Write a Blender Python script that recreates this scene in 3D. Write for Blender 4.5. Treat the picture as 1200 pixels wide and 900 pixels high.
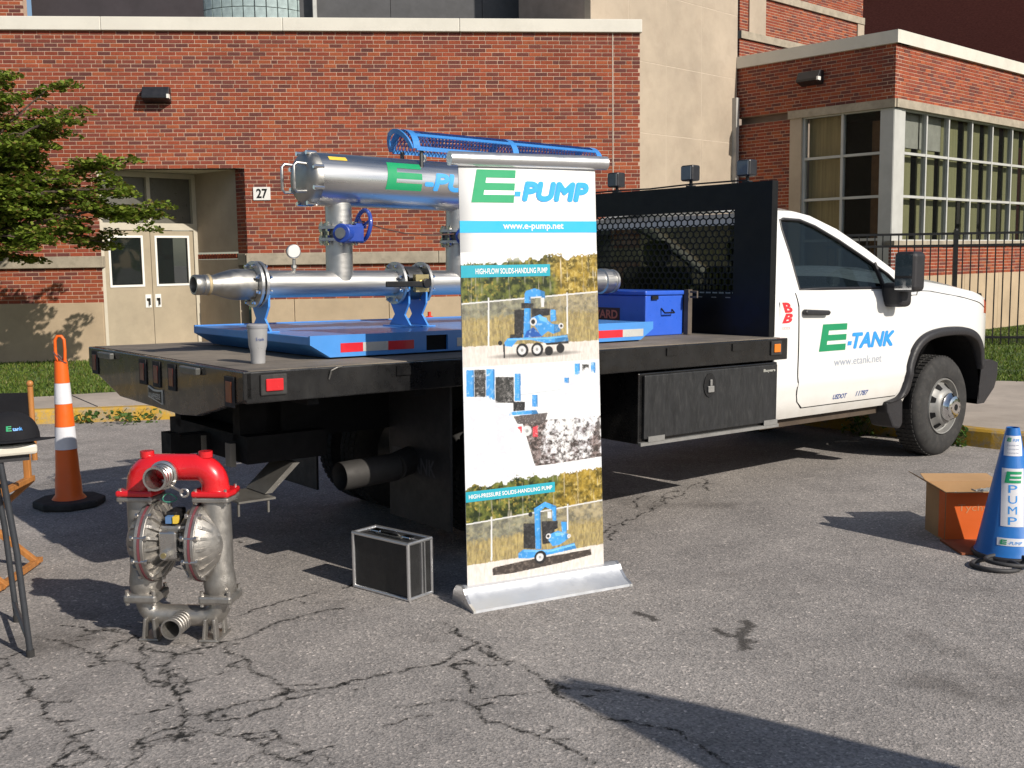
import bpy, bmesh, math, random
import numpy as np
from mathutils import Vector, Matrix
for _o in list(bpy.data.objects): bpy.data.objects.remove(_o)
R_ = math.radians
sc = bpy.context.scene
COL = sc.collection

# ---------------------------------------------------------------- camera
cam_d = bpy.data.cameras.new('camera'); cam = bpy.data.objects.new('camera', cam_d); COL.objects.link(cam)
cam_d.sensor_width = 36.0; cam_d.lens = 36.0 * 1267.0 / 1200.0
cam_d.clip_start = 0.05; cam_d.clip_end = 3000
cam.matrix_world = Matrix.Translation((0, 0, 1.63)) @ Matrix.Rotation(math.pi/2 - R_(6.62), 4, 'X') @ Matrix.Rotation(R_(-0.8), 4, 'Z')
sc.camera = cam
sc.render.resolution_x = 1024; sc.render.resolution_y = 768
# ---------------------------------------------------------------- sky and sun
SUN_AZ, SUN_EL = 134.0, 33.0          # clockwise from +Y
world = bpy.data.worlds.new('World'); sc.world = world; world.use_nodes = True
wn = world.node_tree.nodes; wl_ = world.node_tree.links
sky = wn.new('ShaderNodeTexSky'); sky.sky_type = 'NISHITA'; sky.sun_disc = False
sky.sun_elevation = R_(SUN_EL); sky.sun_rotation = R_(SUN_AZ); sky.altitude = 200; sky.air_density = 1.0; sky.dust_density = 1.2; sky.ozone_density = 1.0
bg = wn['Background']; bg.inputs['Strength'].default_value = 0.072
wl_.new(sky.outputs[0], bg.inputs['Color'])
sun_d = bpy.data.lights.new('sun', 'SUN'); sun_d.energy = 4.0; sun_d.angle = R_(0.53); sun_d.color = (1.0, 0.93, 0.82)
sun = bpy.data.objects.new('sun', sun_d); COL.objects.link(sun)
S = Vector((math.sin(R_(SUN_AZ))*math.cos(R_(SUN_EL)), math.cos(R_(SUN_AZ))*math.cos(R_(SUN_EL)), math.sin(R_(SUN_EL))))
sun.rotation_mode = 'QUATERNION'; sun.rotation_quaternion = S.to_track_quat('Z', 'Y'); sun.location = S * 60
sc.view_settings.view_transform = 'Standard'; sc.view_settings.look = 'None'
sc.view_settings.exposure = 0.35; sc.view_settings.gamma = 1.0; sc.view_settings.use_curve_mapping = False

# ---------------------------------------------------------------- materials
MATS = {}
def nodes_of(name):
    m = bpy.data.materials.new(name); m.use_nodes = True
    nt = m.node_tree; p = nt.nodes['Principled BSDF']; MATS[name] = m
    return m, nt, p
def N(nt, t, **kw):
    n = nt.nodes.new(t)
    for k, v in kw.items():
        if k in n.inputs: n.inputs[k].default_value = v
        else: setattr(n, k, v)
    return n
def ramp(nt, src, stops, interp='LINEAR'):
    r = nt.nodes.new('ShaderNodeValToRGB'); r.color_ramp.interpolation = interp
    el = r.color_ramp.elements
    while len(el) < len(stops): el.new(0.5)
    for e, (pos, c) in zip(el, stops):
        e.position = pos; e.color = (c, c, c, 1) if isinstance(c, (int, float)) else (*c[:3], 1)
    nt.links.new(src, r.inputs[0]); return r
def mixc(nt, fac, a, b, mode='MIX'):
    m = nt.nodes.new('ShaderNodeMix'); m.data_type = 'RGBA'; m.blend_type = mode
    if isinstance(fac, (int, float)): m.inputs[0].default_value = fac
    else: nt.links.new(fac, m.inputs[0])
    for s, v in ((6, a), (7, b)):
        if isinstance(v, tuple): m.inputs[s].default_value = (*v[:3], 1)
        else: nt.links.new(v, m.inputs[s])
    return m.outputs[2]
def mth(nt, op, a, b=None):
    m = nt.nodes.new('ShaderNodeMath'); m.operation = op
    for i, v in enumerate((a, b)):
        if v is None: continue
        if isinstance(v, (int, float)): m.inputs[i].default_value = v
        else: nt.links.new(v, m.inputs[i])
    return m.outputs[0]
def coords(nt, kind='Object', scale=(1,1,1)):
    tc = nt.nodes.new('ShaderNodeTexCoord')
    if scale == (1,1,1): return tc.outputs[kind]
    mp = nt.nodes.new('ShaderNodeMapping'); mp.inputs['Scale'].default_value = scale
    nt.links.new(tc.outputs[kind], mp.inputs[0]); return mp.outputs[0]
def noise(nt, vec, scale, detail=4, rough=0.6):
    n = N(nt, 'ShaderNodeTexNoise', Scale=scale, Detail=detail, Roughness=rough); nt.links.new(vec, n.inputs['Vector']); return n.outputs['Fac']
def bump(nt, p, h, strength=0.3, dist=0.01):
    b = N(nt, 'ShaderNodeBump', Strength=strength, Distance=dist); nt.links.new(h, b.inputs['Height']); nt.links.new(b.outputs[0], p.inputs['Normal'])
def mat(name, col, rough=0.55, metal=0.0, var=0.12, scale=6.0, bmp=0.0, bscale=80.0, coat=0.0, dirt=0.0, dirtcol=(0.2,0.17,0.13), rvar=0.1, stretch=(1,1,1), spec=0.5):
    if name in MATS: return MATS[name]
    m, nt, p = nodes_of(name)
    v = coords(nt, 'Object', stretch)
    n1 = noise(nt, v, scale, 5)
    lo = tuple(c*(1-var) for c in col); hi = tuple(min(1, c*(1+var)) for c in col)
    c = ramp(nt, n1, [(0.3, lo), (0.7, hi)]).outputs[0]
    if dirt > 0:
        n2 = noise(nt, v, scale*2.3, 8, 0.7)
        f = ramp(nt, n2, [(0.5, 0.0), (0.75, dirt)]).outputs[0]
        c = mixc(nt, f, c, dirtcol)
    nt.links.new(c, p.inputs['Base Color'])
    rr = ramp(nt, noise(nt, v, scale*3, 4), [(0.3, max(0.02, rough-rvar)), (0.7, min(1, rough+rvar))]).outputs[0]
    nt.links.new(rr, p.inputs['Roughness'])
    p.inputs['Metallic'].default_value = metal; p.inputs['Coat Weight'].default_value = coat; p.inputs['Coat Roughness'].default_value = 0.05
    p.inputs['Specular IOR Level'].default_value = spec
    if bmp > 0: bump(nt, p, noise(nt, v, bscale, 6, 0.7), bmp, 0.01)
    return m
def schlick(nt, f0=0.045):
    g = N(nt, 'ShaderNodeNewGeometry'); d = nt.nodes.new('ShaderNodeVectorMath'); d.operation = 'DOT_PRODUCT'
    nt.links.new(g.outputs['Normal'], d.inputs[0]); nt.links.new(g.outputs['Incoming'], d.inputs[1])
    c = mth(nt, 'POWER', mth(nt, 'SUBTRACT', 1.0, mth(nt, 'ABSOLUTE', d.outputs['Value'])), 5.0)
    return mth(nt, 'ADD', mth(nt, 'MULTIPLY', c, 1-f0), f0)
def glass_mat(name, tint=(0.02,0.025,0.025), see=0.75, rough=0.02):
    m, nt, p = nodes_of(name)
    p.inputs['Base Color'].default_value = (*tint, 1); p.inputs['Roughness'].default_value = rough; p.inputs['Specular IOR Level'].default_value = 0.8
    tr = N(nt, 'ShaderNodeBsdfTransparent'); tr.inputs[0].default_value = (0.97, 0.98, 0.97, 1)
    mx = N(nt, 'ShaderNodeMixShader'); fr = schlick(nt)
    f = mth(nt, 'SUBTRACT', 1.0, mth(nt, 'ADD', fr, 1.0 - see)); f.node.use_clamp = True
    nt.links.new(f, mx.inputs[0]); nt.links.new(p.outputs[0], mx.inputs[1]); nt.links.new(tr.outputs[0], mx.inputs[2])
    nt.links.new(mx.outputs[0], nt.nodes['Material Output'].inputs[0]); return m

# ---------------------------------------------------------------- mesh helpers
OFF = {}
class MB:
    def __init__(s): s.v = []; s.f = []; s.c = []
    def add(s, vs, fs):
        b = len(s.v); s.v += [tuple(v) for v in vs]; s.f += [tuple(i + b for i in f) for f in fs]; return s
    def box(s, x0, x1, y0, y1, z0, z1):
        return s.add([(x0,y0,z0),(x1,y0,z0),(x1,y1,z0),(x0,y1,z0),(x0,y0,z1),(x1,y0,z1),(x1,y1,z1),(x0,y1,z1)],
                     [(0,3,2,1),(4,5,6,7),(0,1,5,4),(1,2,6,5),(2,3,7,6),(3,0,4,7)])
    def prism(s, poly, fn, d0, d1):
        n = len(poly); vs = [fn(a, b, d0) for a, b in poly] + [fn(a, b, d1) for a, b in poly]
        fs = [tuple(range(n))[::-1], tuple(range(n, 2*n))] + [(i, (i+1) % n, (i+1) % n + n, i+n) for i in range(n)]
        return s.add(vs, fs)
    def poly(s, pts): return s.add(pts, [tuple(range(len(pts)))])
    def cyl(s, p0, p1, r0, r1=None, n=20, caps=True):
        r1 = r0 if r1 is None else r1
        p0 = Vector(p0); p1 = Vector(p1); ax = (p1-p0).normalized()
        a = ax.orthogonal().normalized(); b = ax.cross(a)
        vs = []
        for p, r in ((p0, r0), (p1, r1)):
            for i in range(n):
                t = 2*math.pi*i/n; vs.append(p + a*(r*math.cos(t)) + b*(r*math.sin(t)))
        fs = [(i, (i+1) % n, (i+1) % n + n, i+n) for i in range(n)]
        if caps: fs += [tuple(range(n))[::-1], tuple(range(n, 2*n))]
        return s.add(vs, fs)
    def lathe(s, prof, o, ax, n=32, closed=False):
        o = Vector(o); ax = Vector(ax).normalized(); a = ax.orthogonal().normalized(); b = ax.cross(a); vs = []
        for r, h in prof:
            for i in range(n):
                t = 2*math.pi*i/n; vs.append(o + ax*h + a*(r*math.cos(t)) + b*(r*math.sin(t)))
        m = len(prof); fs = []
        for j in range(m - (0 if closed else 1)):
            k = (j+1) % m
            for i in range(n): fs.append((j*n+i, j*n+(i+1) % n, k*n+(i+1) % n, k*n+i))
        return s.add(vs, fs)
    def tube(s, pts, r, n=10, closed=False):
        pts = [Vector(p) for p in pts]; m = len(pts); rs = r if isinstance(r, (list, tuple)) else [r]*m
        vs = []; up = None
        for i, p in enumerate(pts):
            if closed: t = pts[(i+1) % m] - pts[i-1]
            else: t = pts[min(i+1, m-1)] - pts[max(i-1, 0)]
            t.normalize()
            if up is None: up = t.orthogonal().normalized()
            up = (up - t*up.dot(t)).normalized(); b = t.cross(up)
            for k in range(n):
                a = 2*math.pi*k/n; vs.append(p + up*(rs[i]*math.cos(a)) + b*(rs[i]*math.sin(a)))
        fs = []
        for i in range(m if closed else m-1):
            j = (i+1) % m
            for k in range(n): fs.append((i*n+k, i*n+(k+1) % n, j*n+(k+1) % n, j*n+k))
        if not closed: fs += [tuple(range(n))[::-1], tuple(range((m-1)*n, m*n))]
        return s.add(vs, fs)
    def sphere(s, c, rx, ry=None, rz=None, n=16, m=10):
        ry = ry or rx; rz = rz or rx; vs = []; fs = []
        for j in range(m+1):
            ph = math.pi*j/m
            for i in range(n):
                t = 2*math.pi*i/n; vs.append((c[0]+rx*math.sin(ph)*math.cos(t), c[1]+ry*math.sin(ph)*math.sin(t), c[2]+rz*math.cos(ph)))
        for j in range(m):
            for i in range(n): fs.append((j*n+i, (j+1)*n+i, (j+1)*n+(i+1) % n, j*n+(i+1) % n))
        return s.add(vs, fs)
    def grid(s, rows):
        m = len(rows); n = len(rows[0]); vs = [p for r in rows for p in r]
        return s.add(vs, [(j*n+i, j*n+i+1, (j+1)*n+i+1, (j+1)*n+i) for j in range(m-1) for i in range(n-1)])
    def build(s, name, m, parent=None, smooth=None, bevel=0, seg=2, label=None, solid=0, fixn=True):
        me = bpy.data.meshes.new(name)
        o = OFF.get(parent.name, (0,0,0)) if parent else (0,0,0)
        root = parent
        if parent and parent.name not in OFF and parent.parent: o = OFF.get(parent.parent.name, (0,0,0))
        me.from_pydata([(v[0]-o[0], v[1]-o[1], v[2]-o[2]) for v in s.v], [], s.f); me.update()
        if fixn:
            bm = bmesh.new(); bm.from_mesh(me); bmesh.ops.remove_doubles(bm, verts=bm.verts, dist=1e-5); bmesh.ops.recalc_face_normals(bm, faces=bm.faces); bm.to_mesh(me); bm.free()
        if smooth is not None:
            me.shade_smooth(); me.set_sharp_from_angle(angle=R_(smooth))
        ob = bpy.data.objects.new(name, me); COL.objects.link(ob)
        if m: me.materials.append(m)
        if parent: ob.parent = parent
        if solid:
            sm = ob.modifiers.new('solid', 'SOLIDIFY'); sm.thickness = solid; sm.offset = 0
        if bevel:
            bv = ob.modifiers.new('bevel', 'BEVEL'); bv.width = bevel; bv.segments = seg; bv.limit_method = 'ANGLE'; bv.angle_limit = R_(40)
        if label: ob['label'] = label
        return ob
def tag(o, label=None, cat=None, group=None, kind=None):
    if label: o['label'] = label
    if cat: o['category'] = cat
    if group: o['group'] = group
    if kind: o['kind'] = kind
    return o
def thing(name, label, cat, base=(0,0,0), M=None, group=None):
    o = bpy.data.objects.new(name, None); COL.objects.link(o); o.empty_display_size = 0.2
    o.matrix_world = (M or Matrix()) @ Matrix.Translation(base); OFF[o.name] = base
    tag(o, label, cat, group); return o
def copy_tree(o, parent=None):
    c = o.copy(); COL.objects.link(c); c.parent = parent
    for ch in list(o.children): copy_tree(ch, c)
    return c
FONT_CACHE = {}
def text_mb(txt, fn, u0, u1, v0, v1, shear=0.0, bold=0.0, cuts=0, keep=False, mb=None):
    """flat letters fitted in a (u,v) rectangle and mapped to 3D by fn(u,v)"""
    cu = bpy.data.curves.new('t', 'FONT'); cu.body = txt; cu.shear = shear; cu.offset = bold; cu.size = 1; cu.resolution_u = 4
    ob = bpy.data.objects.new('t', cu); COL.objects.link(ob)
    dg = bpy.context.evaluated_depsgraph_get(); me = bpy.data.meshes.new_from_object(ob.evaluated_get(dg))
    bpy.data.objects.remove(ob); bpy.data.curves.remove(cu)
    bm = bmesh.new(); bm.from_mesh(me); bpy.data.meshes.remove(me)
    xs = [v.co.x for v in bm.verts]; ys = [v.co.y for v in bm.verts]
    x0, x1, y0, y1 = min(xs), max(xs), min(ys), max(ys)
    for k in range(1, cuts+1):
        yy = y0 + (y1-y0)*k/(cuts+1)
        bmesh.ops.bisect_plane(bm, geom=bm.verts[:]+bm.edges[:]+bm.faces[:], plane_co=(0,yy,0), plane_no=(0,1,0))
    bm.verts.index_update(); mb = mb or MB()
    mb.add([fn(u0+(v.co.x-x0)/(x1-x0)*(u1-u0), v0+(v.co.y-y0)/(y1-y0)*(v1-v0)) for v in bm.verts], [tuple(v.index for v in f.verts) for f in bm.faces])
    bm.free(); return mb
def big_e(fn, u0, u1, v0, v1, cuts=8, ucuts=6):
    """the slanted block E of the logo"""
    mb = MB(); sh = 0.13
    def left(p): return sh*p
    def st(b, va, vb):
        k = max(1, int(cuts*(vb-va))+1); rows = []
        for i in range(k+1):
            p = va+(vb-va)*i/k; a_ = left(p); e_ = (1-.06*(1-p)) if b > .9 else b+left(p)
            rows.append([fn(u0+(u1-u0)*(a_+(e_-a_)*j/ucuts), v0+(v1-v0)*p) for j in range(ucuts+1)])
        mb.grid(rows)
    st(1, 0, .24); st(.24, .24, .38); st(1, .38, .6); st(.24, .6, .76); st(1, .76, 1)
    return mb
def fat_text(txt, fnd, u0, u1, v0, v1, fat, m_, name, parent, d0=0.0, fv_=1.0, **k):
    """bold letters: several copies spread sideways, each a hair prouder; fnd(d) gives a mapping"""
    q = None; fv = fat*fv_
    for i in range(9):
        c, s_ = (0, 0) if i == 8 else (math.cos(math.pi*i/4), math.sin(math.pi*i/4))
        q = text_mb(txt, fnd(d0+.0002*i), u0+fat+c*fat, u1-fat+c*fat, v0+fv+s_*fv, v1-fv+s_*fv, mb=q, **k)
    return q.build(name, m_, parent, fixn=False)

# ================================================================ ground
CR = [[(-2.15,4.36),(-2.12,4.35),(-2.03,4.23),(-1.89,4.05),(-1.76,3.86),(-1.63,3.69),(-1.53,3.58),(-1.46,3.48),(-1.33,3.36)],[(-1.53,3.58),(-1.53,3.48),(-1.52,3.36)],[(-1.79,3.59),(-1.8,3.68)],[(-1.53,3.37),(-1.4,3.42)],[(-2.12,4.61),(-1.98,4.57),(-1.86,4.48),(-1.73,4.34),(-1.68,4.28),(-1.74,4.26)],[(-1.73,4.34),(-1.73,4.46),(-1.68,4.53),(-1.68,4.61),(-1.81,4.7),(-1.92,4.62)],[(-2.07,4.76),(-1.92,4.68),(-1.84,4.73)],[(-1.69,4.61),(-1.6,4.45),(-1.53,4.35),(-1.54,4.23),(-1.47,4.12),(-1.37,4.03),(-1.33,4.07),(-1.29,3.94),(-1.25,3.86),(-1.19,3.67),(-1.11,3.62)],[(-1.6,4.45),(-1.45,4.4),(-1.42,4.3),(-1.43,4.16),(-1.35,4.22)],[(-1.53,4.35),(-1.52,4.21)],[(-1.44,4.35),(-1.37,4.42),(-1.27,4.52),(-1.15,4.62),(-1.01,4.81),(-0.82,4.95)],[(-1.37,4.03),(-1.38,4.16),(-1.31,4.11),(-1.25,3.98),(-1.29,3.94)],[(-1.28,4.86),(-1.13,5.07),(-1.02,5.17),(-0.87,5.26),(-0.8,5.4)],[(-1.24,4.49),(-1.21,4.39),(-1.1,4.29),(-1.02,4.14),(-0.85,3.98)],[(-1.19,3.67),(-1.25,3.64),(-1.31,3.56),(-1.24,3.51),(-1.11,3.64)],[(-1.11,3.62),(-0.99,3.57),(-0.95,3.6)],[(-1.27,3.52),(-1.28,3.35)],[(-1.22,3.76),(-1.13,3.76),(-1.06,3.83),(-0.94,3.89),(-0.8,3.98),(-0.68,4.03),(-0.52,4.13),(-0.34,4.21),(-0.26,4.32),(-0.16,4.48)],[(-1.12,3.72),(-0.97,3.74),(-0.85,3.9),(-0.76,3.95)],[(-0.95,3.58),(-0.88,3.53),(-0.85,3.46),(-0.75,3.4),(-0.69,3.37)],[(-0.86,3.46),(-0.89,3.38),(-1.02,3.37)],[(-0.94,3.6),(-0.85,3.63),(-0.81,3.54),(-0.72,3.46),(-0.67,3.43),(-0.6,3.36)],[(-0.32,4.72),(-0.24,4.55),(-0.18,4.48),(-0.1,4.34),(-0.02,4.25),(0.05,4.15),(0.11,4.04),(0.31,3.93),(0.52,3.83)],[(0.12,4.03),(0.26,3.77),(0.46,3.62),(0.57,3.55),(0.63,3.42),(0.69,3.3)],[(-0.16,4.43),(-0.09,4.28),(-0.02,4.22),(-0.09,4.2),(-0.26,4.21),(-0.2,4.12),(-0.15,3.98)],[(-0.44,3.81),(-0.36,3.83),(-0.27,3.87),(-0.17,3.83),(-0.14,3.75),(-0.11,3.67),(-0.02,3.62),(0.07,3.55),(0.13,3.5),(0.21,3.4),(0.25,3.34)],[(-0.19,3.85),(-0.02,3.9),(0.11,3.92)],[(-0.47,3.65),(-0.41,3.69),(-0.31,3.73)],[(0.07,3.55),(0.12,3.63)],[(0.53,6.28),(0.62,6.48),(0.7,6.59),(0.94,6.92),(1.12,7.43)],[(0.56,6.12),(0.62,6.38)],[(0.8,6.93),(0.9,7.31)],[(1.38,7.86),(1.36,7.42)],[(0.88,6.88),(1.16,7.29),(1.35,7.71)],[(-2.0,5.86),(-1.84,6.12),(-1.57,6.24)]]
ST = [[(0.88,4.59),(0.92,4.51),(0.97,4.47),(1.01,4.43)],[(0.98,4.51),(1.03,4.68)],[(0.97,4.45),(0.95,4.35)],[(0.56,4.83),(0.6,4.78),(0.63,4.73)]]
def seg_dist(P, lines, seed):
    rng = random.Random(seed); D = np.full(len(P), 9.0)
    for ln in lines:
        pts = [np.array(p, float) for p in ln]
        for _ in range(3):            # fractal jitter
            q = [pts[0]]
            for a, b in zip(pts[:-1], pts[1:]):
                L = np.linalg.norm(b-a); n = np.array([-(b-a)[1], (b-a)[0]])/(L+1e-9)
                q += [(a+b)/2 + n*L*rng.uniform(-.16, .16), b]
            pts = q
        w = rng.uniform(.75, 1.25)*(1 if len(ln) != 3 else .7)
        q = np.array(pts); lo = q.min(0)-.12; hi = q.max(0)+.12; ix = np.nonzero((P[:,0] > lo[0]) & (P[:,0] < hi[0]) & (P[:,1] > lo[1]) & (P[:,1] < hi[1]))[0]; Ps = P[ix]; Ds = D[ix]
        for a, b in zip(pts[:-1], pts[1:]):
            ab = b-a; t = np.clip(((Ps-a)@ab)/(ab@ab+1e-12), 0, 1); d = np.linalg.norm(Ps-(a+t[:,None]*ab), axis=1)/w
            np.minimum(Ds, d, out=Ds)
        D[ix] = Ds
    return D
def branchy(lines, seed):
    rng = random.Random(seed); out = list(lines)
    for ln in lines:
        for a, b in zip(ln[:-1], ln[1:]):
            L = math.dist(a, b)
            for _ in range(max(1, int(L/.07))):
                if rng.random() < (.6 if a[0] < -1.0 and a[1] < 4.6 else .28):
                    f = rng.random(); p0 = (a[0]+(b[0]-a[0])*f, a[1]+(b[1]-a[1])*f); ang = math.atan2(b[1]-a[1], b[0]-a[0])+rng.choice((-1,1))*rng.uniform(.5,1.5); l = rng.uniform(.03,.13)
                    p1 = (p0[0]+math.cos(ang)*l, p0[1]+math.sin(ang)*l); out.append([p0, p1, (p1[0]+rng.uniform(-.05,.05), p1[1]+rng.uniform(-.03,.03))])
    return out
CR = branchy(CR, 3)
def lines1(parts):
    out = []
    for a, b, st in parts: out += list(np.arange(a, b-1e-6, st))
    return np.array(out + [parts[-1][1]])
gx = lines1([(-400,-100,100), (-100,-20,20), (-20,-2.6,1.45), (-2.6,1.8,.0125), (1.8,20,1.4), (20,100,20), (100,400,100)])
gy = lines1([(-400,-100,100), (-100,-20,20), (-20,2.9,2), (2.9,5.2,.0125), (5.2,8.0,.03), (8,20,1.5), (20,100,20), (100,600,125)])
GX, GY = np.meshgrid(gx, gy); P2 = np.stack([GX.ravel(), GY.ravel()], 1)
near = (P2[:,0] > -2.7) & (P2[:,0] < 1.9) & (P2[:,1] > 2.8) & (P2[:,1] < 8.1)
cd = np.full(len(P2), 9.0); cd[near] = seg_dist(P2[near], CR, 4)
sd = np.full(len(P2), 9.0); sd[near] = seg_dist(P2[near], ST, 8)
me = bpy.data.meshes.new('asphalt_ground'); nx, ny = len(gx), len(gy)
V = np.zeros((len(P2), 3), 'f'); V[:,:2] = P2
ii = (np.arange(ny-1)[:,None]*nx + np.arange(nx-1)[None,:]).ravel()
Q = np.stack([ii, ii+1, ii+nx+1, ii+nx], 1).astype('i')
me.vertices.add(len(V)); me.vertices.foreach_set('co', V.ravel())
me.loops.add(Q.size); me.loops.foreach_set('vertex_index', Q.ravel())
me.polygons.add(len(Q)); me.polygons.foreach_set('loop_start', np.arange(len(Q), dtype='i')*4); me.update(calc_edges=True)
for nm, arr in (('crack', cd), ('stain', sd)):
    at = me.attributes.new(nm, 'FLOAT', 'POINT'); at.data.foreach_set('value', arr.astype('f'))
ground = bpy.data.objects.new('asphalt_ground', me); COL.objects.link(ground); tag(ground, kind='structure')
m, nt, p = nodes_of('asphalt'); v = coords(nt, 'Object')
big = noise(nt, v, 0.35, 5, 0.65); med = noise(nt, v, 2.2, 6, 0.7); fine = noise(nt, v, 95, 3, 0.75)
vor = N(nt, 'ShaderNodeTexVoronoi', Scale=105.0); nt.links.new(v, vor.inputs['Vector'])
c0 = ramp(nt, big, [(0.32, (0.29,0.271,0.263)), (0.68, (0.365,0.342,0.332))]).outputs[0]
c1 = mixc(nt, 0.55, c0, ramp(nt, med, [(0.3, (0.55,0.55,0.55)), (0.7, (1.18,1.16,1.13))]).outputs[0], 'MULTIPLY')
sp = ramp(nt, vor.outputs['Color'], [(0.0, (0.4,0.4,0.4)), (0.5, (0.92,0.92,0.92)), (0.82, (1.15,1.12,1.1)), (1.0, (2.6,2.5,2.4))]).outputs[0]
c2 = mixc(nt, 0.8, c1, sp, 'MULTIPLY')
c2 = mixc(nt, 0.6, c2, ramp(nt, fine, [(0.3, (0.55,0.55,0.55)), (0.72, (1.4,1.38,1.35))]).outputs[0], 'MULTIPLY')
# worn dark patches and rust spots
patch = ramp(nt, noise(nt, v, 0.8, 7, 0.72), [(0.56, 0.0), (0.66, 0.5)]).outputs[0]
c2 = mixc(nt, patch, c2, (0.075,0.066,0.06))
ca = N(nt, 'ShaderNodeAttribute', attribute_name='crack'); sa = N(nt, 'ShaderNodeAttribute', attribute_name='stain')
jit = mth(nt, 'SUBTRACT', noise(nt, v, 38, 5, 0.75), 0.5); jit2 = mth(nt, 'SUBTRACT', noise(nt, v, 11, 4, 0.65), 0.46)
dd = mth(nt, 'ADD', mth(nt, 'ADD', ca.outputs['Fac'], mth(nt, 'MULTIPLY', jit, 0.055)), mth(nt, 'MULTIPLY', jit2, 0.042))
ck = ramp(nt, dd, [(0.001, 1.0), (0.0095, 0.0)]).outputs[0]
halo = ramp(nt, dd, [(0.0, 0.22), (0.03, 0.0)]).outputs[0]
c3 = mixc(nt, halo, c2, (0.06,0.054,0.05)); c3 = mixc(nt, ck, c3, (0.014,0.013,0.012))
sdd = mth(nt, 'ADD', sa.outputs['Fac'], mth(nt, 'MULTIPLY', jit, 0.12)); sk = ramp(nt, sdd, [(0.012, 0.82), (0.035, 0.0)]).outputs[0]
c3 = mixc(nt, sk, c3, (0.03,0.026,0.023))
nt.links.new(c3, p.inputs['Base Color']); p.inputs['Roughness'].default_value = 0.88; p.inputs['Specular IOR Level'].default_value = 0.35
hh = mth(nt, 'SUBTRACT', mth(nt, 'ADD', mth(nt, 'MULTIPLY', vor.outputs['Distance'], 0.5), fine), mth(nt, 'MULTIPLY', ck, 2.2))
bump(nt, p, hh, 0.75, 0.006)
me.materials.append(m)

# ---------------- kerb, sidewalk, lawn
def catmull(P, k=6):
    P = [Vector((*p, 0)) for p in P]; out = []
    for i in range(len(P)-1):
        a = P[max(i-1, 0)]; b = P[i]; c = P[i+1]; d = P[min(i+2, len(P)-1)]
        for j in range(k):
            t = j/k; out.append(0.5*((2*b)+(c-a)*t+(2*a-5*b+4*c-d)*t*t+(3*b-a-3*c+d)*t**3))
    out.append(P[-1]); return out
KP = catmull([(-40,4.5),(-15,9.6),(-8.5,10.55),(-5.1,11.0),(-3.6,11.25),(-1.5,11.5),(0.6,11.5),(1.8,11.15),(2.62,10.46),(3.3,9.66),(3.87,9.0),(4.3,8.6),(5.6,7.5),(9,5),(20,-2)], 4)
LP = catmull([(-40,6),(-15,10.9),(-8.8,11.75),(-5.6,12.17),(-4.58,12.53),(-2.2,12.9),(0.3,13.1),(2.2,13.1),(3.6,13.0),(4.6,12.8),(5.7,12.4),(6.6,12.0),(8,11.3),(13,9.2),(30,2)], 4)
def resample(A, B, step):
    ks = [0.0]; acc = 0.0; out = []
    d = [0.0]
    for a, b in zip(A[:-1], A[1:]): d.append(d[-1]+(b-a).length)
    n = int(d[-1]/step); oa, ob = [], []
    for k in range(n+1):
        t = d[-1]*k/n; i = max(j for j in range(len(d)) if d[j] <= t+1e-9); i = min(i, len(A)-2); f = (t-d[i])/(d[i+1]-d[i]); oa.append(A[i].lerp(A[i+1], f)); ob.append(B[i].lerp(B[i+1], f))
    return oa, ob
KP, LP = resample(catmull([tuple(p.xy) for p in KP], 3), catmull([tuple(p.xy) for p in LP], 3), .62)
def noff(P, i, d):
    t = (P[min(i+1, len(P)-1)]-P[max(i-1, 0)]).normalized(); return P[i] + Vector((-t.y, t.x, 0))*d
m, nt, p = nodes_of('yellow_paint'); v = coords(nt, 'Object')
wear = ramp(nt, noise(nt, v, 7, 8, 0.75), [(0.47, 0.0), (0.62, 0.9)]).outputs[0]
yc = ramp(nt, noise(nt, v, 2.5, 4), [(0.3, (0.40,0.23,0.02)), (0.7, (0.53,0.32,0.04))]).outputs[0]
nt.links.new(mixc(nt, wear, yc, (0.28,0.25,0.2)), p.inputs['Base Color']); p.inputs['Roughness'].default_value = 0.75; bump(nt, p, noise(nt, v, 40, 6, .7), 0.5, 0.01)
conc = mat('sidewalk_concrete', (0.40,0.345,0.295), 0.9, var=0.15, scale=1.5, bmp=0.4, bscale=120, dirt=0.35, dirtcol=(0.16,0.14,0.12))
kerb = bpy.data.objects.new('kerb', None); COL.objects.link(kerb); tag(kerb, kind='structure')
walk = bpy.data.objects.new('sidewalk', None); COL.objects.link(walk); tag(walk, kind='structure')
rng = random.Random(3)
for i in range(0, len(KP)-1, 4):
    idx = list(range(i, min(i+4, len(KP)-1)+1)); q = MB(); h = .148+rng.uniform(-.004, .004); rows = []
    for c_, k in enumerate(idx):
        b = KP[k]; t = (KP[min(k+1, len(KP)-1)]-KP[max(k-1, 0)]).normalized(); e = t*(.006 if c_ == 0 else (-.006 if c_ == len(idx)-1 else 0)); nn = noff(KP, k, .15)-b; b = b+e
        w = rng.uniform(-.004,.004)
        rows.append([(b.x+nn.x*f, b.y+nn.y*f, z+w) for f, z in ((0,-.05),(.05,.05),(.12,h-.02),(.25,h),(1,h),(1,-.05))])
    q.grid(rows); q.add(rows[0], [(0,1,2,3,4,5)]); q.add(rows[-1], [(5,4,3,2,1,0)])
    q.build('kerb_stone', MATS['yellow_paint'], kerb)
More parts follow.
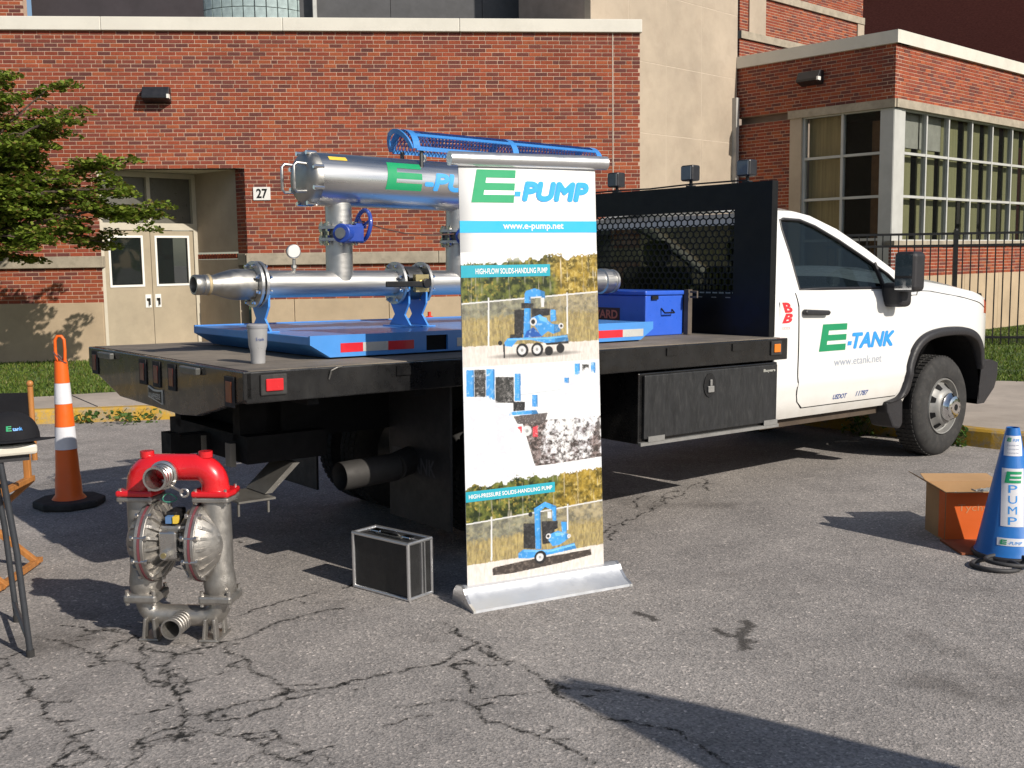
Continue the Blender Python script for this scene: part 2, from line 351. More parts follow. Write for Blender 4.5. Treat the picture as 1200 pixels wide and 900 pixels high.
for i in range(len(KP)-1):
    if i % 2 == 0 and i+2 < len(KP):
        p0 = noff(KP, i, .16); p1 = noff(KP, i+2, .16); pm = noff(KP, i+1, .16); l0, l1, lm = LP[i], LP[i+2], LP[i+1]
        t = (p1-p0).normalized()*.007; q = MB(); h = .145+rng.uniform(-.003, .003)
        q.prism([((p0+t).x,(p0+t).y),(pm.x,pm.y),((p1-t).x,(p1-t).y),((l1-t).x,(l1-t).y),(lm.x,lm.y),((l0+t).x,(l0+t).y)], lambda a, b, d: (a, b, d), -.05, h)
        q.build('sidewalk_slab', conc, walk)
m, nt, p = nodes_of('soil_grass'); v = coords(nt, 'Object')
nt.links.new(ramp(nt, noise(nt, v, 5, 8, .7), [(0.3, (0.035,0.06,0.014)), (0.55, (0.06,0.1,0.02)), (0.75, (0.1,0.085,0.045))]).outputs[0], p.inputs['Base Color']); p.inputs['Roughness'].default_value = .95; bump(nt, p, noise(nt, v, 60, 6, .7), .8, .03)
lq = MB(); n_ = len(LP); far = [(-60,60),(80,60)]
vs = [(q.x,q.y,.13) for q in LP] + [(q.x*1.6,60+abs(q.x)*.2,.13) for q in LP]
lq.add(vs, [(i,i+1,n_+i+1,n_+i) for i in range(n_-1)])
lawn = lq.build('lawn_soil', MATS['soil_grass']); tag(lawn, kind='structure')
# grass blades
m, nt, p = nodes_of('grass_blade'); oi = N(nt, 'ShaderNodeNewGeometry')
gc = ramp(nt, oi.outputs['Random Per Island'], [(0.0, (0.055,0.10,0.012)), (0.5, (0.11,0.18,0.02)), (0.85, (0.18,0.235,0.035)), (1.0, (0.25,0.22,0.08))]).outputs[0]
nt.links.new(gc, p.inputs['Base Color']); p.inputs['Roughness'].default_value = .6
tl = N(nt, 'ShaderNodeBsdfTranslucent'); nt.links.new(gc, tl.inputs[0]); mx = N(nt, 'ShaderNodeMixShader'); mx.inputs[0].default_value = .35
nt.links.new(p.outputs[0], mx.inputs[1]); nt.links.new(tl.outputs[0], mx.inputs[2]); nt.links.new(mx.outputs[0], nt.nodes['Material Output'].inputs[0])
def lawn_edge(x):
    for a, b in zip(LP[:-1], LP[1:]):
        if a.x <= x <= b.x: return a.y + (b.y-a.y)*(x-a.x)/(b.x-a.x+1e-9)
    return 1e9
def facY(x): return 17.366 + .0875*x
def grass(name, n, xr, ymax, label, seed):
    rng = np.random.default_rng(seed); vs = []; fs = []
    while len(fs) < n:
        x = rng.uniform(*xr); y0 = lawn_edge(x); y1 = ymax(x)
        if y1 <= y0: continue
        y = y0 + (y1-y0)*rng.uniform()**1.15 + rng.normal()*.03
        if math.sin(x*2.1+y*1.7)*math.sin(y*3.3-x*.9) < -.82 and rng.uniform() < .8: continue
        h = rng.uniform(.022, .055)*(1+.35*math.sin(x*1.7)*math.cos(y*2.3)); a = rng.uniform(0, 6.283); w = rng.uniform(.006, .011); l = rng.uniform(.0, .05); b = rng.uniform(0, 6.283)
        dx, dy = math.cos(a)*w, math.sin(a)*w; k = len(vs)
        vs += [(x-dx,y-dy,.12),(x+dx,y+dy,.12),(x+math.cos(b)*l*.4+dx*.7,y+math.sin(b)*l*.4+dy*.7,.13+h*.6),(x+math.cos(b)*l,y+math.sin(b)*l,.13+h),(x+math.cos(b)*l*.4-dx*.7,y+math.sin(b)*l*.4-dy*.7,.13+h*.6)]
        fs += [(k,k+1,k+2,k+4),(k+4,k+2,k+3)]
    q = MB(); q.v = vs; q.f = fs
    tag(q.build(name, MATS['grass_blade'], fixn=False), label, 'grass', kind='stuff')
grass('lawn_grass', 70000, (-9.5, -1.5), lambda x: facY(x)-.05, 'short mown green grass between sidewalk and entrance wing', 1)
grass('lawn_grass', 60000, (4.6, 11.0), lambda x: 18.3 + .2*(x-6.4) if x < 6.4 else 18.3+(x-6.4)*.9, 'short green grass around the black metal fence', 2)

# ================================================================ buildings
BRK = [(0.31,0.074,0.036),(0.29,0.067,0.034),(0.265,0.061,0.034),(0.33,0.088,0.039),(0.24,0.057,0.036),(0.205,0.055,0.038),(0.17,0.053,0.041),(0.145,0.05,0.042),(0.28,0.068,0.036),(0.255,0.07,0.042)]
m, nt, p = nodes_of('brick'); v = N(nt, 'ShaderNodeNewGeometry').outputs['Position']
at = N(nt, 'ShaderNodeAttribute', attribute_name='bcol')
cc = mixc(nt, 0.7, at.outputs['Color'], ramp(nt, noise(nt, v, 45, 5, .7), [(0.3, (0.62,0.62,0.62)), (0.7, (1.25,1.22,1.2))]).outputs[0], 'MULTIPLY')
cc = mixc(nt, 0.6, cc, ramp(nt, noise(nt, v, .7, 5, .6), [(0.3, (0.72,0.7,0.7)), (0.7, (1.15,1.15,1.15))]).outputs[0], 'MULTIPLY')
nt.links.new(cc, p.inputs['Base Color']); p.inputs['Roughness'].default_value = .88; p.inputs['Specular IOR Level'].default_value = .25
bump(nt, p, noise(nt, v, 160, 4, .7), .4, .004)
mortar = mat('mortar', (0.50,0.345,0.255), .95, var=.2, scale=3, bmp=.4, bscale=150)
lime2 = mat('base_limestone', (0.455,0.35,0.235), .85, var=.14, scale=1.3, bmp=.25, bscale=90, dirt=.4, dirtcol=(0.3,0.235,0.17))
lime = mat('limestone', (0.40,0.33,0.255), .85, var=.14, scale=1.3, bmp=.25, bscale=90, dirt=.4, dirtcol=(0.3,0.235,0.18))
band_m = mat('stone_band', (0.36,0.31,0.24), .9, var=.2, scale=4, bmp=.35, bscale=90, dirt=.5, dirtcol=(0.17,0.15,0.12))
coping_m = mat('coping_metal', (0.66,0.63,0.56), .5, var=.05, scale=1.2, dirt=.15)
frame_m = mat('window_frame_paint', (0.47,0.47,0.45), .55, var=.08, scale=4)
door_m = mat('tan_door_paint', (0.36,0.30,0.215), .6, var=.1, scale=2.2, dirt=.3)
white_m = mat('white_paint', (0.74,0.73,0.7), .55, var=.05)
pane_m = glass_mat('window_glass', see=.96)
dpane_m = glass_mat('door_glass', see=.55)
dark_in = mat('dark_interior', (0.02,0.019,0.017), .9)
olive = mat('olive_blind', (0.21,0.205,0.105), .9, var=.15, scale=2, stretch=(8,8,.3))
tanc = mat('tan_curtain', (0.36,0.275,0.14), .9, var=.2, scale=3, stretch=(9,9,.3))
brown = mat('brown_curtain', (0.13,0.07,0.035), .9, var=.2)
black_m = mat('black_paint', (0.012,0.012,0.013), .42, var=.3, spec=.4)
BC, BH = .0605, .0485
VAR = []
for k, c in enumerate(BRK):                 # shared mesh per brick colour and length
    for L in (.1815, .086):
        q = MB().box(0, L, 0, .05, 0, BH); me_ = bpy.data.meshes.new('brick'); me_.from_pydata(q.v, [], [f for f in q.f if f != (2,3,7,6)]); me_.materials.append(MATS['brick'])
        a_ = me_.color_attributes.new('bcol', 'FLOAT_COLOR', 'POINT'); a_.data.foreach_set('color', np.tile(np.array([*c, 1], 'f'), 8)); VAR.append(me_)
class Wall:
    """vertical wall sheet: origin o, direction u, outward normal n"""
    def __init__(s, o, u):
        s.o = Vector((*o, 0)); s.u = Vector((*u, 0)).normalized(); s.n = Vector((s.u.y, -s.u.x, 0))
    def P(s, a, z, d=0): return s.o + s.u*a + s.n*d + Vector((0,0,z))
    def box(s, mb, a0, a1, z0, z1, d0, d1):
        c = [s.P(a,z,d) for d in (d0,d1) for a,z in ((a0,z0),(a1,z0),(a1,z1),(a0,z1))]
        return mb.add(c, [(0,1,2,3),(7,6,5,4),(0,4,5,1),(1,5,6,2),(2,6,7,3),(3,7,4,0)])
    def slab(s, name, m_, par, a0, a1, z0, z1, d0, d1, **k): return s.box(MB(), a0, a1, z0, z1, d0, d1).build(name, m_, par, **k)
def bricks(w, par, rects, holes, seed, nearbox=None, nmax=300):
    rng = random.Random(seed); vs = []; cols = []; singles = 0
    rot = Matrix((( w.u.x, -w.n.x, 0, 0), (w.u.y, -w.n.y, 0, 0), (0,0,1,0), (0,0,0,1)))
    for (a0, a1, z0, z1) in rects:
        nrow = max(1, round((z1-z0)/BC)); bond0 = rng.randrange(6); ch = (z1-z0)/nrow
        w.slab('mortar_bed', mortar, par, a0+.002, a1-.002, z0, z1, -.22, -.005)
        for r in range(nrow):
            zb = z0 + r*ch; flem = (r+bond0) % 6 == 0; a = a0 - (0 if r % 2 == 0 else .0965) - (.05 if flem else 0); kk = 0
            while a < a1-.02:
                kk += 1; L = .086 if (flem and kk % 2 == 0) else .1815
                b0, b1 = max(a, a0), min(a+L, a1); a += L+.0115
                if b1-b0 < .03: continue
                if any(b0 < h[1]-.004 and b1 > h[0]+.004 and zb+.5*ch > h[2] and zb+.5*ch < h[3] for h in holes):
                    # clip at the opening
                    for h in holes:
                        if zb+.5*ch > h[2] and zb+.5*ch < h[3]:
                            if b0 < h[0] < b1: b1 = h[0]
                            elif b0 < h[1] < b1: b0 = h[1]
                            elif b0 >= h[0] and b1 <= h[1]: b1 = b0
                    if b1-b0 < .03: continue
                ci = rng.randrange(len(BRK)) if rng.random() < .55 else (rng.randrange(0, 4) if rng.random() < .68 else rng.randrange(5, 8))
                dep = rng.uniform(-.0015, .002)
                if nearbox and singles < nmax and b1-b0 in (L,) or (nearbox and singles < nmax and abs(b1-b0-L) < 1e-6):
                    if nearbox[0] < b0 and b1 < nearbox[1] and nearbox[2] < zb < nearbox[3]:
                        o_ = bpy.data.objects.new('brick', VAR[ci*2 + (0 if L > .1 else 1)]); COL.objects.link(o_); o_.parent = par
                        o_.matrix_local = par.matrix_world.inverted() @ Matrix.Translation(w.P(b0, zb+.005, dep)) @ rot; singles += 1; continue
                c = BRK[ci]; k_ = rng.uniform(.88, 1.12); c = (c[0]*k_, c[1]*k_, c[2]*k_, 1)
                vs.append([w.P(b0,zb+.005,-.04), w.P(b1,zb+.005,-.04), w.P(b1,zb+.005+BH,-.04), w.P(b0,zb+.005+BH,-.04), w.P(b0,zb+.005,dep), w.P(b1,zb+.005,dep), w.P(b1,zb+.005+BH,dep), w.P(b0,zb+.005+BH,dep)]); cols.append(c)
    n = len(vs); base = OFF.get(par.name, (0,0,0))
    V = np.array(vs, 'f').reshape(-1, 3) - np.array(base, 'f')
    F0 = np.array([(4,5,6,7),(0,1,5,4),(1,2,6,5),(2,3,7,6),(3,0,4,7)]); Fa = (F0[None]+np.arange(n)[:,None,None]*8).reshape(-1, 4)
    me_ = bpy.data.meshes.new('brickwork'); me_.vertices.add(len(V)); me_.vertices.foreach_set('co', V.ravel())
    me_.loops.add(Fa.size); me_.loops.foreach_set('vertex_index', Fa.astype('i').ravel()); me_.polygons.add(len(Fa)); me_.polygons.foreach_set('loop_start', np.arange(len(Fa), dtype='i')*4); me_.update(calc_edges=True)
    a_ = me_.color_attributes.new('bcol', 'FLOAT_COLOR', 'POINT'); a_.data.foreach_set('color', np.repeat(np.array(cols, 'f'), 8, axis=0).ravel())
    me_.shade_flat(); me_.materials.append(MATS['brick']); ob = bpy.data.objects.new('brickwork', me_); COL.objects.link(ob); ob.parent = par; ob['kind'] = 'stuff'
    return ob

# ---------------- entrance wing
W1 = Wall((-11.0, 16.404), (.9962, .0871)); DU0, DU1 = 4.70, 6.93; WU = 13.14
wing = thing('school_wing', 'low red brick entrance wing with pale coping and recessed double doors', 'building', (-4, 17.1, 0))
hole = [(DU0, DU1, 0, 3.075)]
W1.slab('stone_base', lime2, wing, 0, 1.2, -.1, 1.04, -.2, .03)
for k, (a, b) in enumerate([(1.2,3.0),(3.0,DU0),(DU1+.02,7.62),(7.62,9.1),(9.1,10.6),(10.6,12.0),(12.0,WU)]):
    W1.slab('stone_base_block', lime2, wing, a+.004, b-.004, -.1, 1.04, -.2, .03+.001*(k % 3), bevel=.006)
W1.slab('stone_band', band_m, wing, 0, DU0+.04, 1.58, 1.755, -.2, .05, bevel=.008)
for a, b in ((DU1-.02,8.4),(8.4,9.9),(9.9,11.4),(11.4,WU)): W1.slab('stone_band', band_m, wing, a+.003, b-.003, 1.58, 1.765, -.2, .05, bevel=.008)
bricks(W1, wing, [(0,DU0,1.04,1.58),(DU1,WU,1.04,1.58),(0,DU0,1.755,3.075),(DU1,WU,1.765,3.075),(0,WU,3.075,5.13)], [], 11, (5.0,7.2,3.2,4.9))
W1.slab('wall_core', mat('core', (0.3,0.24,0.2), .9), wing, DU1+.25, WU-.02, 0, 5.1, -.6, -.23)
W1.slab('wall_core', MATS['core'], wing, 0, DU0-.02, 0, 5.1, -.6, -.23)
W1.slab('wall_core', MATS['core'], wing, DU0-.02, DU1+.25, 3.2, 5.1, -.6, -.23)
cu = [0, 2.2, 4.9, 7.6, 10.3, WU+.03]
for a, b in zip(cu[:-1], cu[1:]):
    W1.prism = None
    q = MB(); W1.box(q, a+.002, b-.002, 5.13, 5.33, -.5, .055); q.build('coping', coping_m, wing, bevel=.01)
W1.slab('flat_roof', mat('roof_felt', (0.08,0.075,0.07), .95), wing, 0, WU, 5.1, 5.18, -12, -.5)
W1.slab('parapet_return', lime, wing, WU-.2, WU+.0, 0, 5.12, -3, -.23)
W1.slab('control_joint', mat('joint_sealant', (0.5,0.43,0.36), .8), wing, 12.70, 12.715, 1.77, 5.13, -.004, .004)
# recess
DL = Vector((-6.335,16.86,0)); DR = Vector((-5.17,18.03,0)); PF = W1.P(DU1+.0, 0, -.0)
Wd = Wall((DL.x,DL.y), (DR.x-DL.x, DR.y-DL.y)); LD = (DR-DL).length
q = MB(); q.prism([(DL.x-.02,DL.y+.02),(DR.x,DR.y+.1),(PF.x,PF.y),], lambda a,b,d:(a,b,d), 3.075, 3.12); q.build('recess_soffit', mat('soffit_paint', (0.55,0.5,0.4), .8), wing)
q = MB(); q.prism([(DL.x-.02,DL.y+.02),(DR.x,DR.y+.1),(PF.x,PF.y)], lambda a,b,d:(a,b,d), 0, .14); q.build('entrance_slab', conc, wing)
Wp = Wall((DR.x,DR.y), (PF.x-DR.x, PF.y-DR.y)); LPn = (PF-DR).length
Wp.slab('recess_panel', lime, wing, 0, LPn-.26, 1.80, 3.075, -.15, 0)
Wp.slab('recess_panel', lime, wing, 0, LPn-.26, 0, 1.68, -.15, .012)
nb = 14
for k in range(nb):
    a = (LPn-.3)*k/nb; o_ = bpy.data.objects.new('brick', VAR[2*(k % 4)+1]); COL.objects.link(o_); o_.parent = wing
    o_.matrix_local = wing.matrix_world.inverted() @ Matrix.Translation(Wp.P(a+.01, 1.69, .01)) @ Matrix(((Wp.u.x,-Wp.n.x,0,0),(Wp.u.y,-Wp.n.y,0,0),(0,0,1,0),(0,0,0,1))) @ Matrix.Diagonal((.7,1,1.6,1))
bricks(Wp, wing, [(LPn-.26, LPn-.002, 1.765, 3.075)], [], 5)
Wp.slab('stone_band', band_m, wing, LPn-.24, LPn-.03, 1.585, 1.76, -.1, .03)
# doors
dframe = mat('door_frame_paint', (0.50,0.455,0.37), .55, var=.06)
df = thing  # (parts of the wing)
dd_ = Wd.slab('door_frame', dframe, wing, 0, .05, .14, 3.07, -.12, .02)
Wd.slab('door_frame', dframe, wing, LD-.07, LD, .14, 3.07, -.12, .02)
Wd.slab('transom_bar', dframe, wing, .05, LD-.07, 2.16, 2.27, -.1, .02)
Wd.slab('transom_bar', dframe, wing, .05, LD-.07, 2.99, 3.07, -.1, .02)
Wd.slab('transom_mullion', dframe, wing, LD/2-.03, LD/2+.03, 2.27, 2.99, -.1, .02)
for a, b in ((.05,LD/2-.03),(LD/2+.03,LD-.07)): Wd.slab('transom_pane', mat('transom_panel', (0.11,0.105,0.09), .35, var=.15), wing, a, b, 2.27, 2.99, -.07, -.05)
xs = (.055, LD/2-.004, LD/2+.004, LD-.075)
for k in range(2):
    a, b = xs[2*k], xs[2*k+1]; wa, wb = (a+.1, b-.16) if k == 0 else (a+.1, b-.11)
    q = MB()
    for r in ((a,wa,.15,2.15),(wb,b,.15,2.15),(wa,wb,.15,1.30),(wa,wb,2.04,2.15)): Wd.box(q, *r, -.05, -.0)
    d_ = q.build('door', door_m, wing)
    Wd.slab('door_pane', dpane_m, d_, wa, wb, 1.30, 2.04, -.03, -.02)
    q = MB()
    for r in ((wa-.035,wa,1.265,2.075),(wb,wb+.035,1.265,2.075),(wa,wb,1.265,1.30),(wa,wb,2.04,2.075)): Wd.box(q, *r, -.0, .012)
    q.build('pane_trim', white_m, d_)
    hx = b-.13 if k == 0 else a+.03
    Wd.slab('push_plate', white_m, d_, hx, hx+.1, .93, 1.14, .001, .008)
    q = MB(); Wd.box(q, hx+.045, hx+.065, .97, 1.08, .008, .05); Wd.box(q, hx+.02, hx+.045, 1.06, 1.08, .008, .05); q.build('door_handle', black_m, d_)
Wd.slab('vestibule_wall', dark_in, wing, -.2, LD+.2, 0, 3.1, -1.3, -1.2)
# number sign and wall lamps
sg = thing('number_sign', 'small white house number sign reading 27 beside the entrance', 'sign', tuple(W1.P(7.18, 2.69, 0)))
W1.slab('sign_plate', white_m, sg, 7.055, 7.315, 2.585, 2.785, .003, .018)
text_mb('27', lambda a,b: W1.P(a,b,.0195), 7.1, 7.27, 2.61, 2.76, bold=.03).build('digits', black_m, sg)
lampb = mat('lamp_housing', (0.018,0.018,0.022), .4, var=.2)
lens = mat('lamp_lens', (0.75,0.74,0.7), .25)
def wall_lamp(W_, a, z, w, label):
    t = thing('wall_lamp', label, 'lamp', tuple(W_.P(a,z,0)), group=None)
    q = MB(); q.prism([(.0,.0),(.0,.24),(.13,.235),(.2,.1),(.2,.06),(.0,.0)][:5], lambda d,h,s: tuple(W_.P(a-w/2+s*w, z+h, d)), 0, 1); q.build('housing', lampb, t, bevel=.008)
    W_.slab('lens', lens, t, a+w/2-.03, a+w/2+.003, z+.06, z+.12, .1, .202)
    return t
wall_lamp(W1, 5.68, 4.05, .40, 'boxy black wall lamp high on brick above the double doors')
# ---------------- angled stone tower
T0 = (1.33, 17.76); T1 = (4.30, 20.78); W2 = Wall(T0, (T1[0]-T0[0], T1[1]-T0[1])); TL = (Vector(T1)-Vector(T0)).length
tower = thing('stone_tower', 'tall beige limestone panel tower behind the brick wings', 'building', (2.8, 19.3, 0))
W2.slab('tower_core', MATS['core'], tower, .02, TL-.02, 0, 8.9, -1.6, -.13)
zs = [0, 1.35, 2.55, 3.72, 4.9, 6.05, 7.3, 9.0]; us = [0, .98, 2.02, 3.08, TL]
for i, (a, b) in enumerate(zip(us[:-1], us[1:])):
    for j, (c, d) in enumerate(zip(zs[:-1], zs[1:])):
        W2.slab('stone_panel', lime, tower, a+.005, b-.005, c+.006, d-.006, -.12, .0007*((i*3+j*5) % 4), bevel=.002)
W2.slab('joint_fill', mat('pale_joint', (0.52,0.44,0.35), .9), tower, .01, TL-.01, 0, 8.95, -.128, -.0015)
W2.slab('downpipe', mat('grey_downpipe', (0.42,0.41,0.39), .6), tower, TL-.16, TL-.06, 0, 4.55, .004, .09)
# ---------------- dark clad upper storey with glass block drum
up = thing('upper_storey', 'dark grey clad upper storey above the entrance roof', 'building', (-3, 19.5, 5.2))
clad = mat('dark_cladding', (0.035,0.028,0.033), .7, var=.2, scale=2); clad2 = mat('grey_cladding', (0.075,0.075,0.08), .6, var=.15)
Wu = Wall((-8.6, 18.9), (.9962,.0871))
Wu.slab('cladding_panel', clad, up, .55, 3.5, 5.15, 8.5, -.3, 0)
for a, b in ((5.0,6.6),(6.6,8.2),(8.2,9.93)): Wu.slab('cladding_panel', clad2, up, a+.004, b-.004, 5.15, 8.5, -.3, 0)
Wu.slab('cladding_core', clad, up, .55, 9.93, 5.1, 8.6, -.8, -.32)
gb = mat('glass_block', (0.34,0.42,0.42), .12, var=.35, scale=5, coat=.5); dc = Wu.P(4.22, 0, -.75)
dr = thing('glass_block_drum', 'curved glass block stair drum peeking over the roof coping', 'building', (dc.x, dc.y, 5.2))
MB().cyl((dc.x,dc.y,5.15),(dc.x,dc.y,8.4),1.06,n=64).build('drum_mortar', mat('pale_mortar', (0.5,0.52,0.5), .8), dr, smooth=40)
def add_block():
    q = MB().box(-.086,.086,-.03,.02,.0,.172); me_ = bpy.data.meshes.new('glass_block'); me_.from_pydata(q.v, [], q.f); me_.materials.append(gb)
    for r in range(6):
        for k in range(36):
            t = 2*math.pi*(k+.5)/36
            if math.sin(t) > .35: continue
            o_ = bpy.data.objects.new('glass_block', me_); COL.objects.link(o_); o_.parent = dr
            o_.matrix_local = Matrix.Translation((math.cos(t)*1.075, math.sin(t)*1.075, .0+r*.185)) @ Matrix.Rotation(t+math.pi/2, 4, 'Z')
add_block()
Wu.slab('corner_post', mat('post_grey', (0.5,0.5,0.48), .6), dr, 5.28, 5.34, 5.15, 8.4, .1, .2)
pent = thing('brick_penthouse', 'small brick rooftop block at the upper left corner', 'building', (-9.3, 18.5, 5.2))
Wq = Wall((-11.5,18.2),(.9962,.0871)); bricks(Wq, pent, [(0,3.5,5.42,7.2)], [], 21)
Wq.slab('stone_band', band_m, pent, 0, 3.54, 5.2, 5.42, -.3, .04)
# ---------------- window wing
C0 = Vector((6.468,18.5,0)); ur = Vector((.731,.682,0)).normalized(); ul = Vector((-.682,.731,0)).normalized()
Wr = Wall((C0.x,C0.y), (ur.x,ur.y)); LL = 3.22
eL = C0 + ul*LL; Wl = Wall((eL.x,eL.y), (-ul.x,-ul.y))        # along left face from far end to the corner: a = LL - s
ww = thing('window_wing', 'brick corner wing with grey framed corner windows behind the fence', 'building', (C0.x, C0.y, 0))
RL = 9.5
W = Wl
bricks(Wl, ww, [(0,LL-2.0,.9,4.06),(0,LL,4.20,5.10)], [], 31, (LL-2.9,LL-.1,4.25,5.05), 220)
bricks(Wr, ww, [(0,RL,4.20,5.10),(0,RL,1.22,1.76)], [], 32, (.1,4.2,4.25,5.05), 80)
Wl.slab('stone_base', lime2, ww, 0, LL, -.1, .9, -.2, .02)
for a, b in ((0,1.3),(1.3,2.8),(2.8,4.3),(4.3,5.8),(5.8,7.3),(7.3,RL)): Wr.slab('stone_base_block', lime2, ww, a+.004, b-.004, -.1, 1.22, -.2, .025, bevel=.005)
Wl.slab('stone_lintel', band_m, ww, LL-2.03, LL+.03, 4.06, 4.20, -.2, .05); Wr.slab('stone_lintel', band_m, ww, 0.0, RL, 4.06, 4.20, -.2, .052)
Wl.slab('stone_jamb', lime, ww, LL-2.0, LL-1.76, .9, 4.06, -.2, .02)
Wl.slab('coping', coping_m, ww, 0, LL+.06, 5.10, 5.31, -.4, .06); Wr.slab('coping', coping_m, ww, 0.0, RL, 5.10, 5.312, -.4, .062)
q = MB(); e2 = Wr.P(RL,0,0); q.prism([(C0.x,C0.y+.3),(eL.x+.2,eL.y+.2),(eL.x+5,eL.y+5),(e2.x,e2.y+.3)], lambda a,b,d:(a,b,d), 5.06, 5.15); q.build('flat_roof', MATS['roof_felt'], ww)
Wl.slab('wall_core', MATS['core'], ww, 0, LL-2.0, 0, 5.06, -.4, -.23); Wl.slab('wall_core', MATS['core'], ww, LL-2.0, LL-.25, 4.2, 5.06, -.4, -.23); Wr.slab('wall_core', MATS['core'], ww, .35, RL, 4.2, 5.06, -.4, -.23); Wr.slab('wall_core', MATS['core'], ww, .35, RL, 0, 1.76, -.4, -.23)
q = MB(); Wr.box(q, .0, .40, .9, 4.055, -.25, -.01); q.build('corner_post', frame_m, ww); Wl.slab('corner_post', frame_m, ww, LL-.24, LL-.001, .9, 4.055, -.25, -.012)
Wr.slab('window_sill', band_m, ww, .0, RL, 1.76, 1.84, -.2, .06)
Wl.slab('window_sill', band_m, ww, LL-1.76, LL-.2, .9, 1.0, -.2, .05)
zr = [1.84, 2.60, 3.33, 4.06]
def window_bank(Wx, cols, zrows, tint):
    fw = .045
    f = MB()
    for a in cols: Wx.box(f, a-fw/2, a+fw/2, zrows[0], zrows[-1], -.12, -.03)
    fo = f.build('window_frame', frame_m, ww)
    for z in zrows:
        for a, b in zip(cols[:-1], cols[1:]): Wx.slab('muntin', frame_m, fo, a+fw/2, b-fw/2, z-.022 if z > zrows[0] else z, z+.022 if z < zrows[-1] else z, -.115, -.035)
    for i, (a, b) in enumerate(zip(cols[:-1], cols[1:])):
        for z0, z1 in zip(zrows[:-1], zrows[1:]):
            Wx.slab('window_pane', pane_m, ww, a+fw/2, b-fw/2, z0+.022, z1-.022, -.085, -.079)
        tint(Wx, i, a, b)
def t_right(Wx, i, a, b):
    g = .2 if i % 2 else .24
    Wx.slab('window_blind', olive, ww, a, b-g, 1.84, 4.05, -.22, -.2); Wx.slab('window_blind', mat('grey_blind', (0.3,0.3,0.27), .9), ww, a+.02, b-.02, 3.45, 4.04, -.19, -.18) if i < 2 else None
def t_left(Wx, i, a, b):
    if i == 0: Wx.slab('curtain', tanc, ww, a, b-.05, 1.0, 4.05, -.25, -.22)
    else: Wx.slab('curtain', brown, ww, b-.3, b+.05, 1.0, 3.9, -.3, -.27)
window_bank(Wr, [.42,1.24,2.09,3.04,3.93,4.84,5.75,6.66,7.57,8.5], zr, t_right)
window_bank(Wl, [LL-1.74, LL-.98, LL-.24], [1.0,1.87,2.60,3.33,4.06], t_left)
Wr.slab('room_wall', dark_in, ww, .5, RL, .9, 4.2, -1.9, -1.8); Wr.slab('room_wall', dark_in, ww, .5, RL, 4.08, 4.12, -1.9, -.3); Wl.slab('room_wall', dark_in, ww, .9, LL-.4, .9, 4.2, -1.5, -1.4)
wall_lamp(Wl, LL-1.56, 4.60, .44, 'boxy dark wall lamp on shaded brick of the window wing')
# ---------------- rear blocks
rb = thing('rear_block', 'rear brick storey with stone bands above the window wing roof', 'building', (9, 27, 0))
Wb = Wall((5.05,24.2), (ur.x,ur.y)); BL = 5.2
bricks(Wb, rb, [(0,BL,4.9,6.32),(0,BL,6.48,7.28),(0,BL,7.44,9.0)], [], 41)
for z in (6.32,7.28): Wb.slab('stone_band', band_m, rb, 0, BL+.02, z, z+.16, -.25, .05)
Wb.slab('stone_quoin', lime, rb, .32, .95, 6.48, 7.28, -.1, .03); Wb.slab('stone_quoin', lime, rb, BL-.28, BL+.03, 6.48, 7.28, -.1, .03)
Wb.slab('coping', coping_m, rb, 0, BL+.05, 9.0, 9.2, -.3, .06); Wb.slab('wall_core', MATS['core'], rb, 0, BL-.02, 0, 9.0, -3, -.23)
rb2 = thing('distant_block', 'tall shaded dark brick block at the upper right corner', 'building', (16, 34, 0))
e0 = Vector((11.15,36.0,0)); Wc = Wall((e0.x,e0.y), (-ul.x,-ul.y)); dkb = mat('dark_far_brick', (0.30,0.075,0.05), .9, var=.3, scale=14, stretch=(1,1,4))
Wc.slab('wall', dkb, rb2, 0, 22, 0, 9.75, -6, 0); Wc.slab('coping', coping_m, rb2, -.05, 22, 9.75, 10.0, -.4, .1)

# ================================================================ fence, hydrant, tree, weeds
fence = thing('metal_fence', 'black metal picket fence on the lawn in front of the window wing', 'fence', (7, 17.6, .13))
FA = Vector((5.2,18.0,0)); FB = Vector((9.2,17.1,0)); Wf = Wall((FA.x,FA.y), (FB.x-FA.x,FB.y-FA.y)); FLn = 9.0
pk = None
for k in range(int(FLn/.123)):
    a = .05+k*.123
    if abs((a-2.03+1.0) % 2.4 - 1.0) < .05: continue
    q = MB(); Wf.box(q, a-.009, a+.009, .14, 1.93, -.009, .009); q.build('picket', black_m, fence)
for a in (2.03-2.4+2.4*k for k in range(0, 5)):
    if a < 0: continue
    q = MB(); Wf.box(q, a-.035, a+.035, -.05, 1.98, -.035, .035); c = Wf.P(a,1.98,0); q.sphere((c.x,c.y,c.z), .035, n=10, m=6); q.build('post', black_m, fence)
for z in (1.93, 1.74, .26): Wf.slab('rail', black_m, fence, 0, FLn, z-.019, z+.019, -.02, .02)
hy = thing('fire_hydrant', 'small red fire hydrant on the lawn seen under the steel pipe', 'hydrant', (-1.2, 15.9, .13))
redp = mat('hydrant_red', (0.62,0.04,0.02), .45)
hq = MB().lathe([(.0,0),(.14,0),(.14,.04),(.095,.06),(.09,.45),(.12,.46),(.12,.5),(.1,.52),(.09,.6),(.05,.67),(.025,.68),(.025,.74),(.0,.74)], (-1.2,15.9,.13), (0,0,1), 16)
hq.build('barrel', redp, hy, smooth=40)
MB().cyl((-1.36,15.88,.52),(-1.04,15.92,.52),.05,n=12).build('nozzle', redp, hy, smooth=40)
